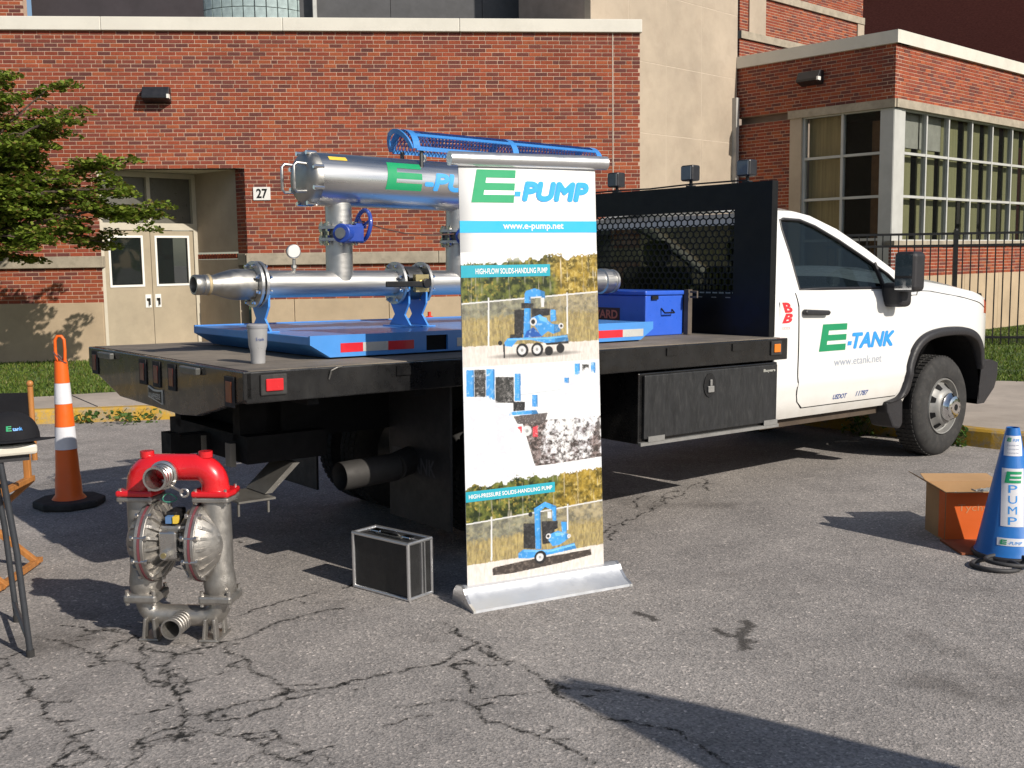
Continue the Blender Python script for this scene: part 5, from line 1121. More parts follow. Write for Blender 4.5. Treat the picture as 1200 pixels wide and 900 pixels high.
# ---- the three printed product photographs, drawn as a colour raster on the sheet
PD = {'P1':[('k',[(.368,.6651),(.447,.6641),(.443,.6057),(.365,.6071)]),('b',[(.446,.702),(.49,.7016),(.485,.6192),(.474,.5972),(.43,.5949)]),('b',[(.446,.702),(.456,.7083),(.52,.714),(.593,.7054),(.596,.6877),(.572,.688),(.568,.6944),(.489,.6937)]),('w',[(.562,.6913),(.589,.691),(.587,.6686),(.566,.6689)]),('k',[(.493,.6667),(.629,.6649),(.628,.6489),(.491,.6445)]),('k',[(.42,.6802),(.508,.6792),(.507,.6665),(.419,.6676)]),('b',[(.491,.6445),(.555,.6515),(.613,.6363),(.642,.6278),(.7,.6252),(.704,.609),(.65,.6036),(.611,.6107),(.562,.5988),(.514,.6251)]),('l',[(.536,.6502),(.603,.6428),(.612,.6299),(.554,.6372)]),('b',[(.634,.6616),(.673,.6611),(.676,.6353),(.632,.6328)]),('n',[(.475,.6162),(.504,.6221),(.567,.5987),(.435,.598),(.455,.6134)]),('k',[(.337,.6076),(.425,.606),(.425,.5966),(.332,.5983)]),('b',[(.292,.5881),(.317,.5985),(.61,.5963),(.757,.6),(.766,.582),(.609,.5803),(.551,.5862),(.473,.5925),(.385,.5926),(.345,.5777),(.297,.5802)]),('l',[(.317,.597),(.61,.5953),(.757,.5983),(.757,.5951),(.61,.5915),(.317,.5932)]),('k',[(.282,.5852),(.295,.5849),(.295,.5521),(.285,.5523)]),('k',[(.59,.5823),(.766,.5846),(.766,.5787),(.599,.5773)])],'D1':[('k',(.42,.5683),.033),('k',(.529,.5682),.033),('k',(.615,.5632),.0229),('k',(.702,.5678),.0229),('w',(.418,.5683),.0209),('w',(.527,.5683),.0209),('k',(.263,.588),.0114),('w',(.505,.6348),.019),('k',(.503,.6348),.0114),('w',(.71,.6218),.014),('k',(.712,.6218),.007)],'P2':[('b',[(.023,.5295),(.077,.5283),(.073,.4653),(.019,.4668)]),('b',[(.161,.5289),(.22,.5275),(.216,.4545),(.156,.4563)]),('b',[(.361,.5141),(.405,.513),(.401,.4473),(.357,.4486)]),('b',[(.483,.46),(.525,.4588),(.523,.4299),(.482,.4312)]),('b',[(.807,.5286),(.849,.5276),(.847,.4944),(.805,.4955)]),('b',[(.933,.529),(.97,.5281),(.968,.5016),(.932,.5026)]),('b',[(.727,.496),(.763,.4949),(.763,.4811),(.726,.4821)]),('e',[(.079,.5292),(.157,.5274),(.153,.463),(.075,.4652)]),('e',[(.224,.5091),(.355,.5058),(.351,.4437),(.22,.4477)]),('e',[(.865,.5254),(.917,.5241),(.916,.503),(.864,.5044)]),('k',[(.346,.4473),(.43,.4447),(.429,.4244),(.345,.4238)]),('b',[(.303,.4235),(.513,.4234),(.528,.4127),(.313,.4148)]),('d',[(.344,.4121),(.596,.4138),(.573,.3889),(.374,.3925)]),('r',[(.374,.3858),(.405,.3864),(.404,.3695),(.378,.3705)]),('r',[(.484,.3819),(.521,.384),(.519,.3568),(.482,.3582)]),('d',[(.962,.3922),(1.004,.3906),(1.001,.3482),(.959,.3463)])],'D2':[('w',(.441,.3739),.0252)],'P3':[('m',[(.174,.0482),(.186,.0514),(.42,.057),(.9,.0597),(.906,.0446),(.672,.0369),(.305,.03),(.176,.0322)]),('k',[(.401,.1493),(.486,.1446),(.483,.0817),(.397,.0868)]),('b',[(.481,.1816),(.525,.1793),(.529,.0788),(.485,.0815)]),('b',[(.479,.1817),(.561,.195),(.643,.1813),(.642,.1669),(.561,.1827),(.525,.1732)]),('b',[(.611,.1801),(.645,.1783),(.643,.1441),(.615,.1457)]),('w',[(.579,.1703),(.607,.1688),(.606,.1524),(.578,.1539)]),('k',[(.533,.1482),(.653,.1435),(.652,.125),(.626,.1223),(.618,.0899),(.536,.0907)]),('b',[(.588,.1122),(.651,.1188),(.726,.1082),(.745,.0987),(.7,.089),(.662,.0831),(.611,.082),(.581,.0983)]),('l',[(.626,.1141),(.689,.1137),(.701,.1055),(.638,.1052)]),('b',[(.678,.1401),(.722,.1375),(.72,.1106),(.683,.1129)]),('b',[(.359,.077),(.397,.0848),(.523,.0772),(.598,.0746),(.775,.0823),(.79,.0668),(.597,.0623),(.433,.0603),(.358,.0649)]),('l',[(.397,.0828),(.598,.073),(.775,.0802),(.78,.0757),(.598,.0684),(.397,.0783)])],'D3':[('k',(.518,.0591),.0327),('w',(.515,.0593),.0196),('w',(.581,.1085),.0139),('k',(.58,.1086),.0073),('w',(.735,.1014),.0106),('k',(.453,.1689),.0114)],'SP':[[(-.019,.4744),(.053,.4593),(.127,.4654),(.221,.451),(.334,.4174),(.383,.372),(.454,.322),(.524,.2612),(.324,.2602),(-.032,.2759)],[(.509,.2856),(.529,.353),(.629,.435),(.715,.4772),(.832,.5053),(.896,.5176),(1.004,.4935),(1.004,.3977),(.949,.3503),(.94,.2871),(.745,.282)]],'RK':[(.406,.3982),(1.006,.3941),(1.0,.2915),(.641,.2867),(.494,.2863)],'T1':[(-.018,.7705),(.124,.7745),(.172,.7727),(.241,.7787),(.27,.7723),(.329,.7815),(.398,.7891),(.436,.7748),(.495,.7856),(.544,.7807),(.603,.7933),(.72,.793),(.768,.7799),(.817,.7894),(1.008,.7938)],'T3':[(-.009,.2455),(.067,.2578),(.143,.2485),(.219,.2589),(.281,.2501),(.358,.2667),(.433,.2552),(.484,.263),(.559,.2534),(.647,.2575),(.711,.2628),(.811,.2622),(1.013,.2645)],'F1':[(-.019,.6822),(.993,.7013)],'G1':[(-.026,.5833),(.991,.5823)],'Y1':[(-.012,.647),(.995,.6566)],'PO1':[(.189,.6953),(.181,.5824),(.763,.702),(.757,.6016)],'F3':[(.005,.1645),(1.008,.1804)],'G3':[(.017,.0657),(1.008,.0676)],'Y3':[(.008,.1211),(1.006,.1358)],'PO3':[(.176,.1754),(.169,.0684),(.731,.1828),(.727,.1165)],'L1':[(-.018,.7689),(-.02,.7415),(.636,.7723),(.634,.7435)],'L3':[(.001,.2423),(-.001,.2177),(.634,.2416),(.632,.2161)],'pic12':[(-.019,.5421),(.802,.5243),(-.025,.5365)],'pic23':[(-.009,.2475),(1.001,.2651)],'stripe':[(-.003,.8709),(-.005,.8448),(1.0,.8731),(.999,.8454)],'E':[(.083,.913),(.119,.9891),(.401,.9905),(.376,.9144)],'PU':[(.387,.9296),(.948,.9664),(.945,.9169),(.452,.9624)],'url':[(.299,.8519),(.744,.8651)]}
def draw_print():
    W_, H_ = 460, 1000; V1 = .80; rg = np.random.default_rng(5)         # covers v 0..V1
    uu, vv = np.meshgrid((np.arange(W_)+.5)/W_, (np.arange(H_)+.5)/H_*V1)
    img = np.ones((H_, W_, 3))*.80
    def nz(sx, sy, oct=4, seed=0):
        r = np.random.default_rng(seed+77); out = np.zeros((H_, W_)); amp = 1; tot = 0
        for o in range(oct):
            gx_, gy_ = max(2, int(sx*2**o)), max(2, int(sy*2**o)); g = r.random((gy_+2, gx_+2))
            x = uu*gx_; y = vv/V1*gy_; xi = x.astype(int); yi = y.astype(int); fx = x-xi; fy = y-yi; fx = fx*fx*(3-2*fx); fy = fy*fy*(3-2*fy)
            out += amp*((g[yi,xi]*(1-fx)+g[yi,xi+1]*fx)*(1-fy)+(g[yi+1,xi]*(1-fx)+g[yi+1,xi+1]*fx)*fy); tot += amp; amp *= .62
        return out/tot
    def inpoly(pts):
        m = np.zeros((H_, W_), bool); n = len(pts)
        for i in range(n):
            (x0, y0), (x1, y1) = pts[i], pts[(i+1) % n]
            if y0 == y1: continue
            c = ((vv >= min(y0,y1)) & (vv < max(y0,y1))) & (uu < (x1-x0)*(vv-y0)/(y1-y0)+x0); m ^= c
        return m
    def line(a, b): return a[1]+(b[1]-a[1])*(uu-a[0])/(b[0]-a[0])
    n1, n2, n3, n4 = nz(30,70,4,1), nz(60,140,3,2), nz(8,18,4,3), nz(110,60,3,4); nv = nz(120,14,3,6); spk = rg.random((H_, W_))
    C = lambda *c: np.array(c)
    def mixf(f, a, b): f = np.clip(f,0,1)[...,None]; return a*(1-f)+b*f
    PAL = dict(k=C(.02,.02,.022), b=C(.055,.30,.70), l=C(.16,.47,.85), n=C(.02,.10,.40), w=C(.62,.62,.63), d=C(.10,.085,.085), r=C(.6,.06,.08), m=C(.05,.04,.035), e=C(.03,.03,.03))
    def scenery(T, F, G, Y, PO, vb, vt):
        reg = (vv >= vb) & (vv < vt); fu = np.clip(uu, 0, 1)
        top = np.interp(fu, [p[0] for p in T], [p[1] for p in T]) + (n2-.5)*.018 + (n1-.5)*.01
        fen, gr, yl = line(*F), line(*G), line(*Y)
        skyc = mixf((vv-vb)/(vt-vb), C(.70,.74,.82)*np.ones_like(img), C(.79,.80,.83)*np.ones_like(img))
        gold = np.clip((fu-.60)*9 + (n3-.5)*2.5, 0, 1)
        leaf = mixf((n1-.36)*3.2, C(.014,.024,.006)*np.ones_like(img), C(.13,.15,.03)*np.ones_like(img)); leaf = mixf((n2-.55)*3.5*(n3>.45), leaf, C(.36,.28,.06)*np.ones_like(img))
        leafg = mixf((n1-.32)*2.6, C(.09,.065,.008)*np.ones_like(img), C(.40,.27,.04)*np.ones_like(img)); leafg = mixf((n2-.56)*4, leafg, C(.55,.42,.13)*np.ones_like(img)); leafg = mixf((nv-.66)*5, leafg, C(.62,.55,.42)*np.ones_like(img))
        lf = leaf*(1-gold[...,None])+leafg*gold[...,None]; lf = mixf(((nv-.68)*6)*(gold<.5), lf, C(.4,.37,.3)*np.ones_like(img))
        under = mixf((n1-.3)*2.2, C(.13,.12,.085)*np.ones_like(img), C(.36,.33,.25)*np.ones_like(img)); under = under*.6+lf*.4
        fld = mixf((n4-.3)*2.2, C(.20,.145,.04)*np.ones_like(img), C(.45,.34,.11)*np.ones_like(img)); fld = mixf((n2-.58)*3, fld, C(.2,.17,.05)*np.ones_like(img))
        gnd = mixf((n4-.3)*1.6, C(.60,.55,.51)*np.ones_like(img), C(.76,.72,.68)*np.ones_like(img)); gnd *= (1-.12*(n2-.5))[...,None]
        ft = np.clip((yl-vv)/.012+.5+(n2-.5)*2, 0, 1)
        col = np.where((vv > top)[...,None], skyc, np.where((vv > fen)[...,None], lf, np.where((vv > gr+(n2-.5)*.004)[...,None], under*(1-ft[...,None])+fld*ft[...,None], gnd)))
        mesh_ = (np.abs(vv-fen) < .0016) & (vv > gr); chain = (((uu*118+vv*330) % 1 < .28) | ((uu*118-vv*330) % 1 < .28)) & (vv < fen) & (vv > gr)
        col = np.where(chain[...,None], col*.78+.14*.78, col); col = np.where(mesh_[...,None], C(.66,.66,.66), col)
        for k in (0, 2):
            a, b = PO[k], PO[k+1]; pm = (np.abs(uu-a[0]-(b[0]-a[0])*(a[1]-vv)/(a[1]-b[1]+1e-9)) < .0055) & (vv < a[1]) & (vv > b[1]); col = np.where(pm[...,None], C(.7,.7,.7)-.25*(uu>a[0])[...,None], col)
        img[reg] = col[reg]
    def machine(P, D, soft):
        for key, pts in P:
            m = inpoly(pts); base = PAL[key]*np.ones_like(img)
            if key in 'bln': base = base*(.72+.6*n3[...,None]); base = mixf((n2-.6)*4, base, C(.30,.52,.80)*np.ones_like(img))
            elif key in 'ek': base = mixf(((n2*.5+spk*.3+n1*.2)-.52)*(3.2 if key == 'e' else .8), base, C(.45,.43,.42)*np.ones_like(img))
            elif key in 'md': base = mixf((n2-.5)*3, base, C(.16,.13,.11)*np.ones_like(img))
            img[m] = base[m]
            x0, x1 = min(p[0] for p in pts), max(p[0] for p in pts)
            if key == 'b':
                e = m & (uu > x1-(x1-x0)*.22); img[e] *= .62
        for key, (cu_, cv_), r in D:
            m = ((uu-cu_)*.74)**2+((vv-cv_)*2.0)**2 < r*r; img[m] = PAL[key]*(.8+.4*n2[m][:,None])
            if key == 'w':
                m2 = ((uu-cu_)*.74)**2+((vv-cv_)*2.0)**2 < (r*.35)**2; img[m2] = C(.3,.3,.3)
    def shadow(cu_, cv_, ru, rv): 
        m = np.clip(1.2-((uu-cu_)/ru)**2-((vv-cv_)/rv)**2, 0, 1)*.75; img[:] = img*(1-m[...,None]*(vv < .56)[...,None]*1.0) if False else img*(1-m[...,None])
    scenery(PD['T1'], PD['F1'], PD['G1'], PD['Y1'], PD['PO1'], .535, V1); 
    fade = np.clip((vv-.775)/.025, 0, 1)[...,None]*(vv > .775)[...,None]*(uu < .45)[...,None]; img[:] = img*(1-fade)+.8*fade
    shadow(.52,.556,.34,.007); machine(PD['P1'], PD['D1'], 1)
    # spray picture
    reg = (vv >= .24) & (vv < .535); base2 = mixf((n3-.3)*1.5, C(.72,.74,.77)*np.ones_like(img), C(.80,.80,.81)*np.ones_like(img)); img[reg] = base2[reg]
    ln = reg & (np.abs(vv-.455-.018*uu) < .0012); img[ln] = C(.5,.53,.58)
    rk = inpoly(PD['RK']) & reg; rc = mixf((n2-.35)*3, C(.045,.035,.032)*np.ones_like(img), C(.26,.20,.19)*np.ones_like(img)); img[rk] = rc[rk]
    machine(PD['P2'], PD['D2'], 1)
    for i, sp in enumerate(PD['SP']):
        m = inpoly(sp); cu_ = np.mean([p[0] for p in sp]); cv_ = np.mean([p[1] for p in sp])
        # distance-like fade from outline using a blurred mask
        bl = m.astype(float)
        for _ in range(14): bl = (bl+np.roll(bl,3,0)+np.roll(bl,-3,0)+np.roll(bl,3,1)+np.roll(bl,-3,1))/5
        dens = bl*1.55 + (n1-.5)*1.3 + (n2-.5)*1.3 - (.52 if i == 0 else 1.02) + (spk-.5)*.5
        if i == 1: dens += np.clip((vv-.40)*5, -.45, .35)
        a = np.clip(dens*2.0, 0, 1)*reg; wc = mixf((n1*.6+n3*.4-.36)*4.0, C(.60,.61,.67)*np.ones_like(img), C(.82,.82,.83)*np.ones_like(img))
        img[:] = img*(1-a[...,None])+wc*a[...,None]
    drops = reg & (spk > .985) & (uu > .3); img[drops] = C(.78,.78,.8)
    tmp = img.copy(); scenery(PD['T3'], PD['F3'], PD['G3'], PD['Y3'], PD['PO3'], .0, .285)
    top3 = np.interp(uu, [p[0] for p in PD['T3']], [p[1] for p in PD['T3']]) + (n2-.5)*.018 + (n1-.5)*.01; keep = (vv > top3) & (vv > .2); img[keep] = tmp[keep]
    shadow(.5,.045,.2,.006); machine(PD['P3'], PD['D3'], 1)
    # downsample 2x and lay out as a coloured sheet
    im = img.reshape(H_//2, 2, W_//2, 2, 3).mean((1,3)); h, w = im.shape[:2]
    verts = [BP(i/w, j/h*V1, .0026) for j in range(h+1) for i in range(w+1)]
    o_ = np.array(OFF[ban.name], 'f'); Vv = np.array(verts, 'f')-o_
    ii = (np.arange(h)[:,None]*(w+1)+np.arange(w)[None,:]).ravel(); Q_ = np.stack([ii, ii+1, ii+w+2, ii+w+1], 1).astype('i')
    me_ = bpy.data.meshes.new('printed_photos'); me_.vertices.add(len(Vv)); me_.vertices.foreach_set('co', Vv.ravel()); me_.loops.add(Q_.size); me_.loops.foreach_set('vertex_index', Q_.ravel()); me_.polygons.add(len(Q_)); me_.polygons.foreach_set('loop_start', np.arange(len(Q_), dtype='i')*4); me_.update(calc_edges=True)
    a_ = me_.color_attributes.new('ink', 'FLOAT_COLOR', 'CORNER'); cc_ = np.ones((len(Q_), 4, 4), 'f'); cc_[:,:,:3] = im.reshape(-1, 1, 3); a_.data.foreach_set('color', cc_.ravel())
    m, nt, p = nodes_of('print_ink'); at = N(nt, 'ShaderNodeAttribute', attribute_name='ink'); nt.links.new(at.outputs['Color'], p.inputs['Base Color']); p.inputs['Roughness'].default_value = .4
    me_.materials.append(m); ob = bpy.data.objects.new('printed_photos', me_); COL.objects.link(ob); ob.parent = ban
draw_print()
def label(v0, v1, t0, t1, txt):
    rect('label_strip', teal, 0, .636, v0, v1, .0042, n=4)
    text_mb(txt, lambda a,b: BP(a, b, .0052), t0, t1, v0+.0075, v1-.0075, bold=.02).build('label_lettering', pwhite, ban)
label(.7425, .7705, .10, .615, 'HIGH-FLOW SOLIDS-HANDLING PUMP'); label(.217, .242, .02, .615, 'HIGH-PRESSURE SOLIDS-HANDLING PUMP')

# ================================================================ diaphragm pump on the asphalt
PM = Matrix.Translation((-1.452,4.60,0)) @ Matrix.Rotation(R_(-6), 4, 'Z')
pump = thing('diaphragm_pump', 'double diaphragm pump with glossy red top manifold and cast grey body', 'pump', (0,0,0), PM)
cast = mat('cast_steel', (0.38,0.36,0.335), .40, .8, var=.2, scale=11, bmp=.25, bscale=220, rvar=.14, dirt=.4, dirtcol=(0.13,0.12,0.105)); redg = mat('gloss_red', (0.62,0.012,0.018), .25, var=.06, coat=.6); zinc = mat('zinc', (0.6,0.58,0.55), .3, .95)
XC = .168
# red discharge manifold
q = MB(); pts = [(-XC,0,.655)] + [(-XC+.075*(1-math.cos(t)), 0, .68+.075*math.sin(t)) for t in [math.pi/2*k/8 for k in range(9)]] + [(XC-.075*(1-math.cos(t)), 0, .68+.075*math.sin(t)) for t in [math.pi/2*(8-k)/8 for k in range(9)]] + [(XC,0,.655)]
q.tube(pts, [.062]+[.058]*18+[.062], 24); q.build('discharge_manifold', redg, pump, smooth=50)
for s_ in (-1, 1):
    q = MB(); q.prism([(s_*XC-.082,-.075),(s_*XC+.082,-.075),(s_*XC+.092,0),(s_*XC+.082,.075),(s_*XC-.082,.075),(s_*XC-.092,0)], lambda a,b,d:(a,b,d), .637, .662); q.build('manifold_flange', redg, pump, bevel=.008)
    MB().cyl((s_*XC*.78,0,.80),(s_*XC*.78,0,.826),.03,n=18).build('casting_boss', redg, pump, smooth=40)
    q = MB(); q.prism([(s_*XC-.08,-.073),(s_*XC+.08,-.073),(s_*XC+.09,0),(s_*XC+.08,.073),(s_*XC-.08,.073),(s_*XC-.09,0)], lambda a,b,d:(a,b,d), .614, .635); q.build('chamber_flange', cast, pump, bevel=.006)
    # vertical chamber column
    MB().lathe([(.06,.62),(.062,.6),(.062,.31),(.066,.28),(.07,.25),(.066,.215),(.06,.2)], (s_*XC,0,0), (0,0,1), 32).build('chamber_column', cast, pump, smooth=45)
    q = MB(); q.prism([(s_*XC-.075,-.075),(s_*XC+.075,-.075),(s_*XC+.075,.075),(s_*XC-.075,.075)], lambda a,b,d:(a,b,d), .165, .205); q.build('foot_flange', cast, pump, bevel=.012)
    for dx in (-.06,.06):
        for dy in (-.06,.06):
            MB().cyl((s_*XC+dx,dy,.155),(s_*XC+dx,dy,.222),.009,n=6).build('bolt', zinc, pump)
            MB().cyl((s_*XC+dx*1.1,dy,.605),(s_*XC+dx*1.1,dy,.672),.007,n=6).build('bolt', zinc, pump)
# suction manifold
q = MB(); pts = [(-XC,0,.17)] + [(-XC+.07*(1-math.cos(t)), 0, .16-.065*math.sin(t)) for t in [math.pi/2*k/8 for k in range(9)]] + [(XC-.07*(1-math.cos(t)), 0, .16-.065*math.sin(t)) for t in [math.pi/2*(8-k)/8 for k in range(9)]] + [(XC,0,.17)]
q.tube(pts, .047, 20); q.build('suction_manifold', cast, pump, smooth=50)
for s_ in (-1, 1):
    for yy in (-.05, .05):
        q = MB(); q.prism([(s_*.135-.035,0),(s_*.135-.02,.0),(s_*.135-.008,.10),(s_*.135-.022,.10)], lambda a,b,d:(a,d,b), yy-.02, yy+.02); q.build('foot_leg', cast, pump, bevel=.004)
        q = MB(); q.prism([(s_*.135+.02,0),(s_*.135+.035,.0),(s_*.135+.03,.10),(s_*.135+.016,.10)], lambda a,b,d:(a,d,b), yy-.02, yy+.02); q.build('foot_leg', cast, pump, bevel=.004)
    MB().box(s_*.135-.045,s_*.135+.045,-.08,.08,0,.012).build('foot_plate', cast, pump, bevel=.004)
def port(z, y0, y1, r, x=0):
    prof = [(r*.85,0)]; n = 5
    L = y0-y1
    for k in range(n): prof += [(r, L*(k+.1)/n), (r, L*(k+.55)/n), (r*.94, L*(k+.65)/n), (r*.94, L*(k+.98)/n)]
    prof += [(r*1.03,L),(r*1.03,L+.008),(r*.86,L+.008),(r*.82,L*.6),(r*.8,.0),(0,0)]
    return MB().lathe(prof, (x,y0,z), (0,-1,0), 32)
port(.735, -.03, -.155, .05, -.03).build('discharge_port', zinc, pump, smooth=30)
port(.085, -.03, -.15, .044, .005).build('suction_port', cast, pump, smooth=30)
q = MB(); q.lathe([(.052,0),(.062,.004),(.062,.02),(.052,.024)], (-.03,-.06,.735), (0,-1,0), 28); q.cyl((.0,-.1,.70),(.075,-.13,.675),.006,n=8); q.tube([(.085+.017*math.cos(t),-.135,.672+.017*math.sin(t)) for t in [2*math.pi*k/14 for k in range(14)]], .005, 6, closed=True); q.build('hose_clamp', zinc, pump, smooth=40)
q = MB(); q.tube([(.0+.03*math.cos(t),-.09-.01*math.sin(t*2),.64+.018*math.sin(t)) for t in [2*math.pi*k/16 for k in range(16)]], .0025, 5, closed=True); q.build('tag_wire', mat('green_wire', (0.02,0.18,0.12), .5), pump)
# diaphragm chambers: flange pair, red membrane edge, ribbed inner and outer covers
DZ, DR_ = .43, .172
def chamber(xc, d, inner, outer):
    """d: +1 if the outer cover lies towards +x"""
    q = MB().cyl((xc-.022,0,DZ),(xc-.004,0,DZ),DR_,n=48); q.build('cover_flange', cast, pump, smooth=40, bevel=.003)
    q = MB().cyl((xc+.004,0,DZ),(xc+.022,0,DZ),DR_,n=48); q.build('cover_flange', cast, pump, smooth=40, bevel=.003)
    MB().cyl((xc-.004,0,DZ),(xc+.004,0,DZ),DR_+.003,n=48).build('membrane_edge', mat('membrane_red', (0.16,0.045,0.055), .6), pump, smooth=40)
    MB().lathe([(DR_*.97,.02),(DR_*.9,.032),(DR_*.75,.06),(DR_*.5,.09),(DR_*.25,.105),(0,.108)], (xc,0,DZ), (d,0,0), 40).build('outer_cover', cast, pump, smooth=50)
    MB().lathe([(DR_*.97,.02),(DR_*.8,.035),(DR_*.55,.065),(DR_*.4,.085),(.05,.095),(.05,.12)], (xc,0,DZ), (-d,0,0), 40).build('inner_cover', cast, pump, smooth=50)
    for k in range(20):
        t = 2*math.pi*k/20; c, s_ = math.cos(t), math.sin(t); e = Vector((0,-s_,c))*.006
        for dd_ in (d, -d):
            A = [Vector((xc+dd_*.02, c*DR_*.95, DZ+s_*DR_*.95)), Vector((xc+dd_*.045, c*DR_*.9, DZ+s_*DR_*.9)), Vector((xc+dd_*.098, c*DR_*.42, DZ+s_*DR_*.42)), Vector((xc+dd_*.07, c*DR_*.42, DZ+s_*DR_*.42))]
            MB().add([a-e for a in A]+[a+e for a in A], [(0,1,2,3),(7,6,5,4),(0,4,5,1),(1,5,6,2),(2,6,7,3),(3,7,4,0)]).build('cover_rib', cast, pump)
    for k in range(10):
        t = 2*math.pi*(k+.5)/10; c = (DR_-.008)*math.cos(t); s_ = DZ+(DR_-.008)*math.sin(t)
        q = MB().cyl((xc-.034,c*1.03,s_),(xc+.034,c*1.03,s_),.007,n=8); q.cyl((xc-.036,c*1.03,s_),(xc-.024,c*1.03,s_),.012,n=6); q.cyl((xc+.024,c*1.03,s_),(xc+.036,c*1.03,s_),.012,n=6); q.build('bolt', zinc, pump)
chamber(-.115, -1, 0, 0); chamber(.105, 1, 0, 0)
# air valve block between the chambers
q = MB().box(-.055,.045,-.09,.07,.36,.52); q.build('air_valve_block', cast, pump, bevel=.012)
q = MB().box(-.045,.035,-.125,-.092,.38,.50); q.build('valve_cover', zinc, pump, bevel=.008)
q = MB().cyl((-.012,-.125,.405),(-.012,-.155,.405),.02,n=6); q.build('air_inlet', zinc, pump); MB().cyl((-.012,-.155,.405),(-.012,-.159,.405),.012,n=12).build('brass_plug', MATS['brass'], pump)
MB().box(-.03,.02,-.07,.03,.52,.575).build('pilot_block', black_m, pump, bevel=.006); q = MB().box(-.02,.005,-.1,-.07,.53,.56); q.build('pilot_cap', mat('tag_blue', (0.1,0.2,0.4), .4), pump); MB().box(.012,.03,-.1,-.07,.53,.56).build('yellow_tag', MATS['label_yellow'], pump)
# ================================================================ aluminium case
ca_ = Vector((-.505,5.026,0)); cl = Vector((-.812,5.284,0)); cdx = (cl-ca_).normalized(); cdy = Vector((-cdx.y, cdx.x, 0)); cdy = cdy if cdy.y > 0 else -cdy
CM = Matrix(((-cdx.x, cdy.x, 0, ca_.x), (-cdx.y, cdy.y, 0, ca_.y), (0,0,1,0), (0,0,0,1)))     # x to the right end, y to the back
case = thing('flight_case', 'black briefcase sized flight case with silver aluminium edges on the asphalt', 'case', (0,0,0), CM)
LX, LY, LZ = .40, .165, .285; pan = mat('case_black', (0.018,0.018,0.019), .5, var=.25, bmp=.2, bscale=200)
MB().box(-LX+.008,-.008,.006,LY-.006,.012,LZ-.006).build('case_shell', pan, case, bevel=.01)
ed = []
for y in (0, LY):
    for z in (.012, LZ): q = MB().cyl((-LX,y+(.006 if y==0 else -.006),z-(.004)),(0,y+(.006 if y==0 else -.006),z-.004),.0095,n=8); q.build('edge_profile', alu, case, smooth=50)
for x in (-LX, 0):
    for y in (.004, LY-.004): MB().cyl((x+(.006 if x < 0 else -.006),y,.01),(x+(.006 if x < 0 else -.006),y,LZ-.004),.0095,n=8).build('edge_profile', alu, case, smooth=50)
    for z in (.01, LZ-.004): MB().cyl((x+(.006 if x < 0 else -.006),.004,z),(x+(.006 if x < 0 else -.006),LY-.004,z),.0095,n=8).build('edge_profile', alu, case, smooth=50)
MB().box(-.009,.001,LY*.52,LY*.57,.012,LZ-.004).build('lid_seam', alu, case); MB().box(-.009,.0012,LY*.64,LY*.69,.012,LZ-.004).build('lid_seam', alu, case); MB().box(-LX,0,LY*.52,LY*.57,LZ-.008,LZ-.001).build('lid_seam', alu, case)
for x in (-.31,-.09):
    MB().box(x-.03,x+.03,LY*.42,LY*.68,LZ-.004,LZ+.008).build('latch', chrome, case, bevel=.004)
q = MB().tube([(-.26,LY*.5,LZ),(-.255,LY*.42,LZ+.014),(-.145,LY*.42,LZ+.014),(-.14,LY*.5,LZ)], .008, 8); q.build('handle', black_m, case, smooth=60)
MB().box(-.29,-.11,LY*.35,LY*.62,LZ-.003,LZ+.003).build('handle_plate', mat('case_plate', (0.3,0.3,0.29), .3, .8), case)
for x in (-LX+.03,-.03):
    for y in (.03,LY-.03): MB().cyl((x,y,0),(x,y,.012),.01,n=10).build('rubber_foot', rubber, case)
# ================================================================ cones
orange = mat('cone_orange', (0.80,0.13,0.012), .45, var=.06); cw = mat('reflective_white', (0.72,0.72,0.76), .35, var=.06)
def ring(name, m_, prof, c, par, n=36): return MB().lathe(prof, c, (0,0,1), n).build(name, m_, par, smooth=40)
oc = thing('delineator_cone', 'tall slim orange traffic cone with two white bands on black base', 'traffic cone', (-3.03,7.24,0)); c = (-3.03,7.24,0)
def rr(z): return .090-.047*(z-.04)/.93
q = MB(); q.prism([(-3.03+.235*math.cos(t), 7.24+.235*math.sin(t)) for t in [math.pi/8+math.pi/4*k for k in range(8)]], lambda a,b,d:(a,b,d), 0, .05); q.build('rubber_base', rubber, oc, bevel=.015)
ring('cone_body', orange, [(.115,.045),(rr(.08),.08),(rr(.2),.2),(rr(.2)-.003,.205),(rr(.39)-.003,.39)], c, oc); ring('white_band', cw, [(rr(.39),.392),(rr(.545),.545)], c, oc); ring('cone_body', orange, [(rr(.545)-.001,.546),(rr(.70)-.001,.70)], c, oc); ring('white_band', cw, [(rr(.70),.701),(rr(.84),.84)], c, oc); ring('cone_body', orange, [(rr(.84)-.001,.841),(rr(.96),.96),(.042,.985),(.0,.99)], c, oc)
q = MB(); ca, sa_ = math.cos(.3), math.sin(.3); loop = [(-.026,.98),(-.03,1.06),(-.028,1.13),(-.012,1.155),(.012,1.155),(.028,1.13),(.03,1.06),(.026,.98)]
q.tube([(c[0]+a*ca, c[1]+a*sa_, z) for a, z in loop], .011, 8); q.build('loop_handle', orange, oc, smooth=60)
q = MB().tube([(c[0]+.04*math.cos(t), c[1]-.03*math.sin(t)-.01, 1.02-.045*math.cos(t)-.02*t/6) for t in [6.283*k/14 for k in range(15)]], .005, 5); q.build('chain', mat('cord_dark', (0.12,0.06,0.06), .6), oc)
bc = thing('blue_cone', 'blue traffic cone with white E-Pump stickers beside cardboard box', 'traffic cone', (2.665,5.69,0)); c = (2.665,5.69,0); cblue = mat('cone_blue', (0.022,0.16,0.50), .4, var=.06)
def rb(z): return .165-.132*(z-.035)/.665
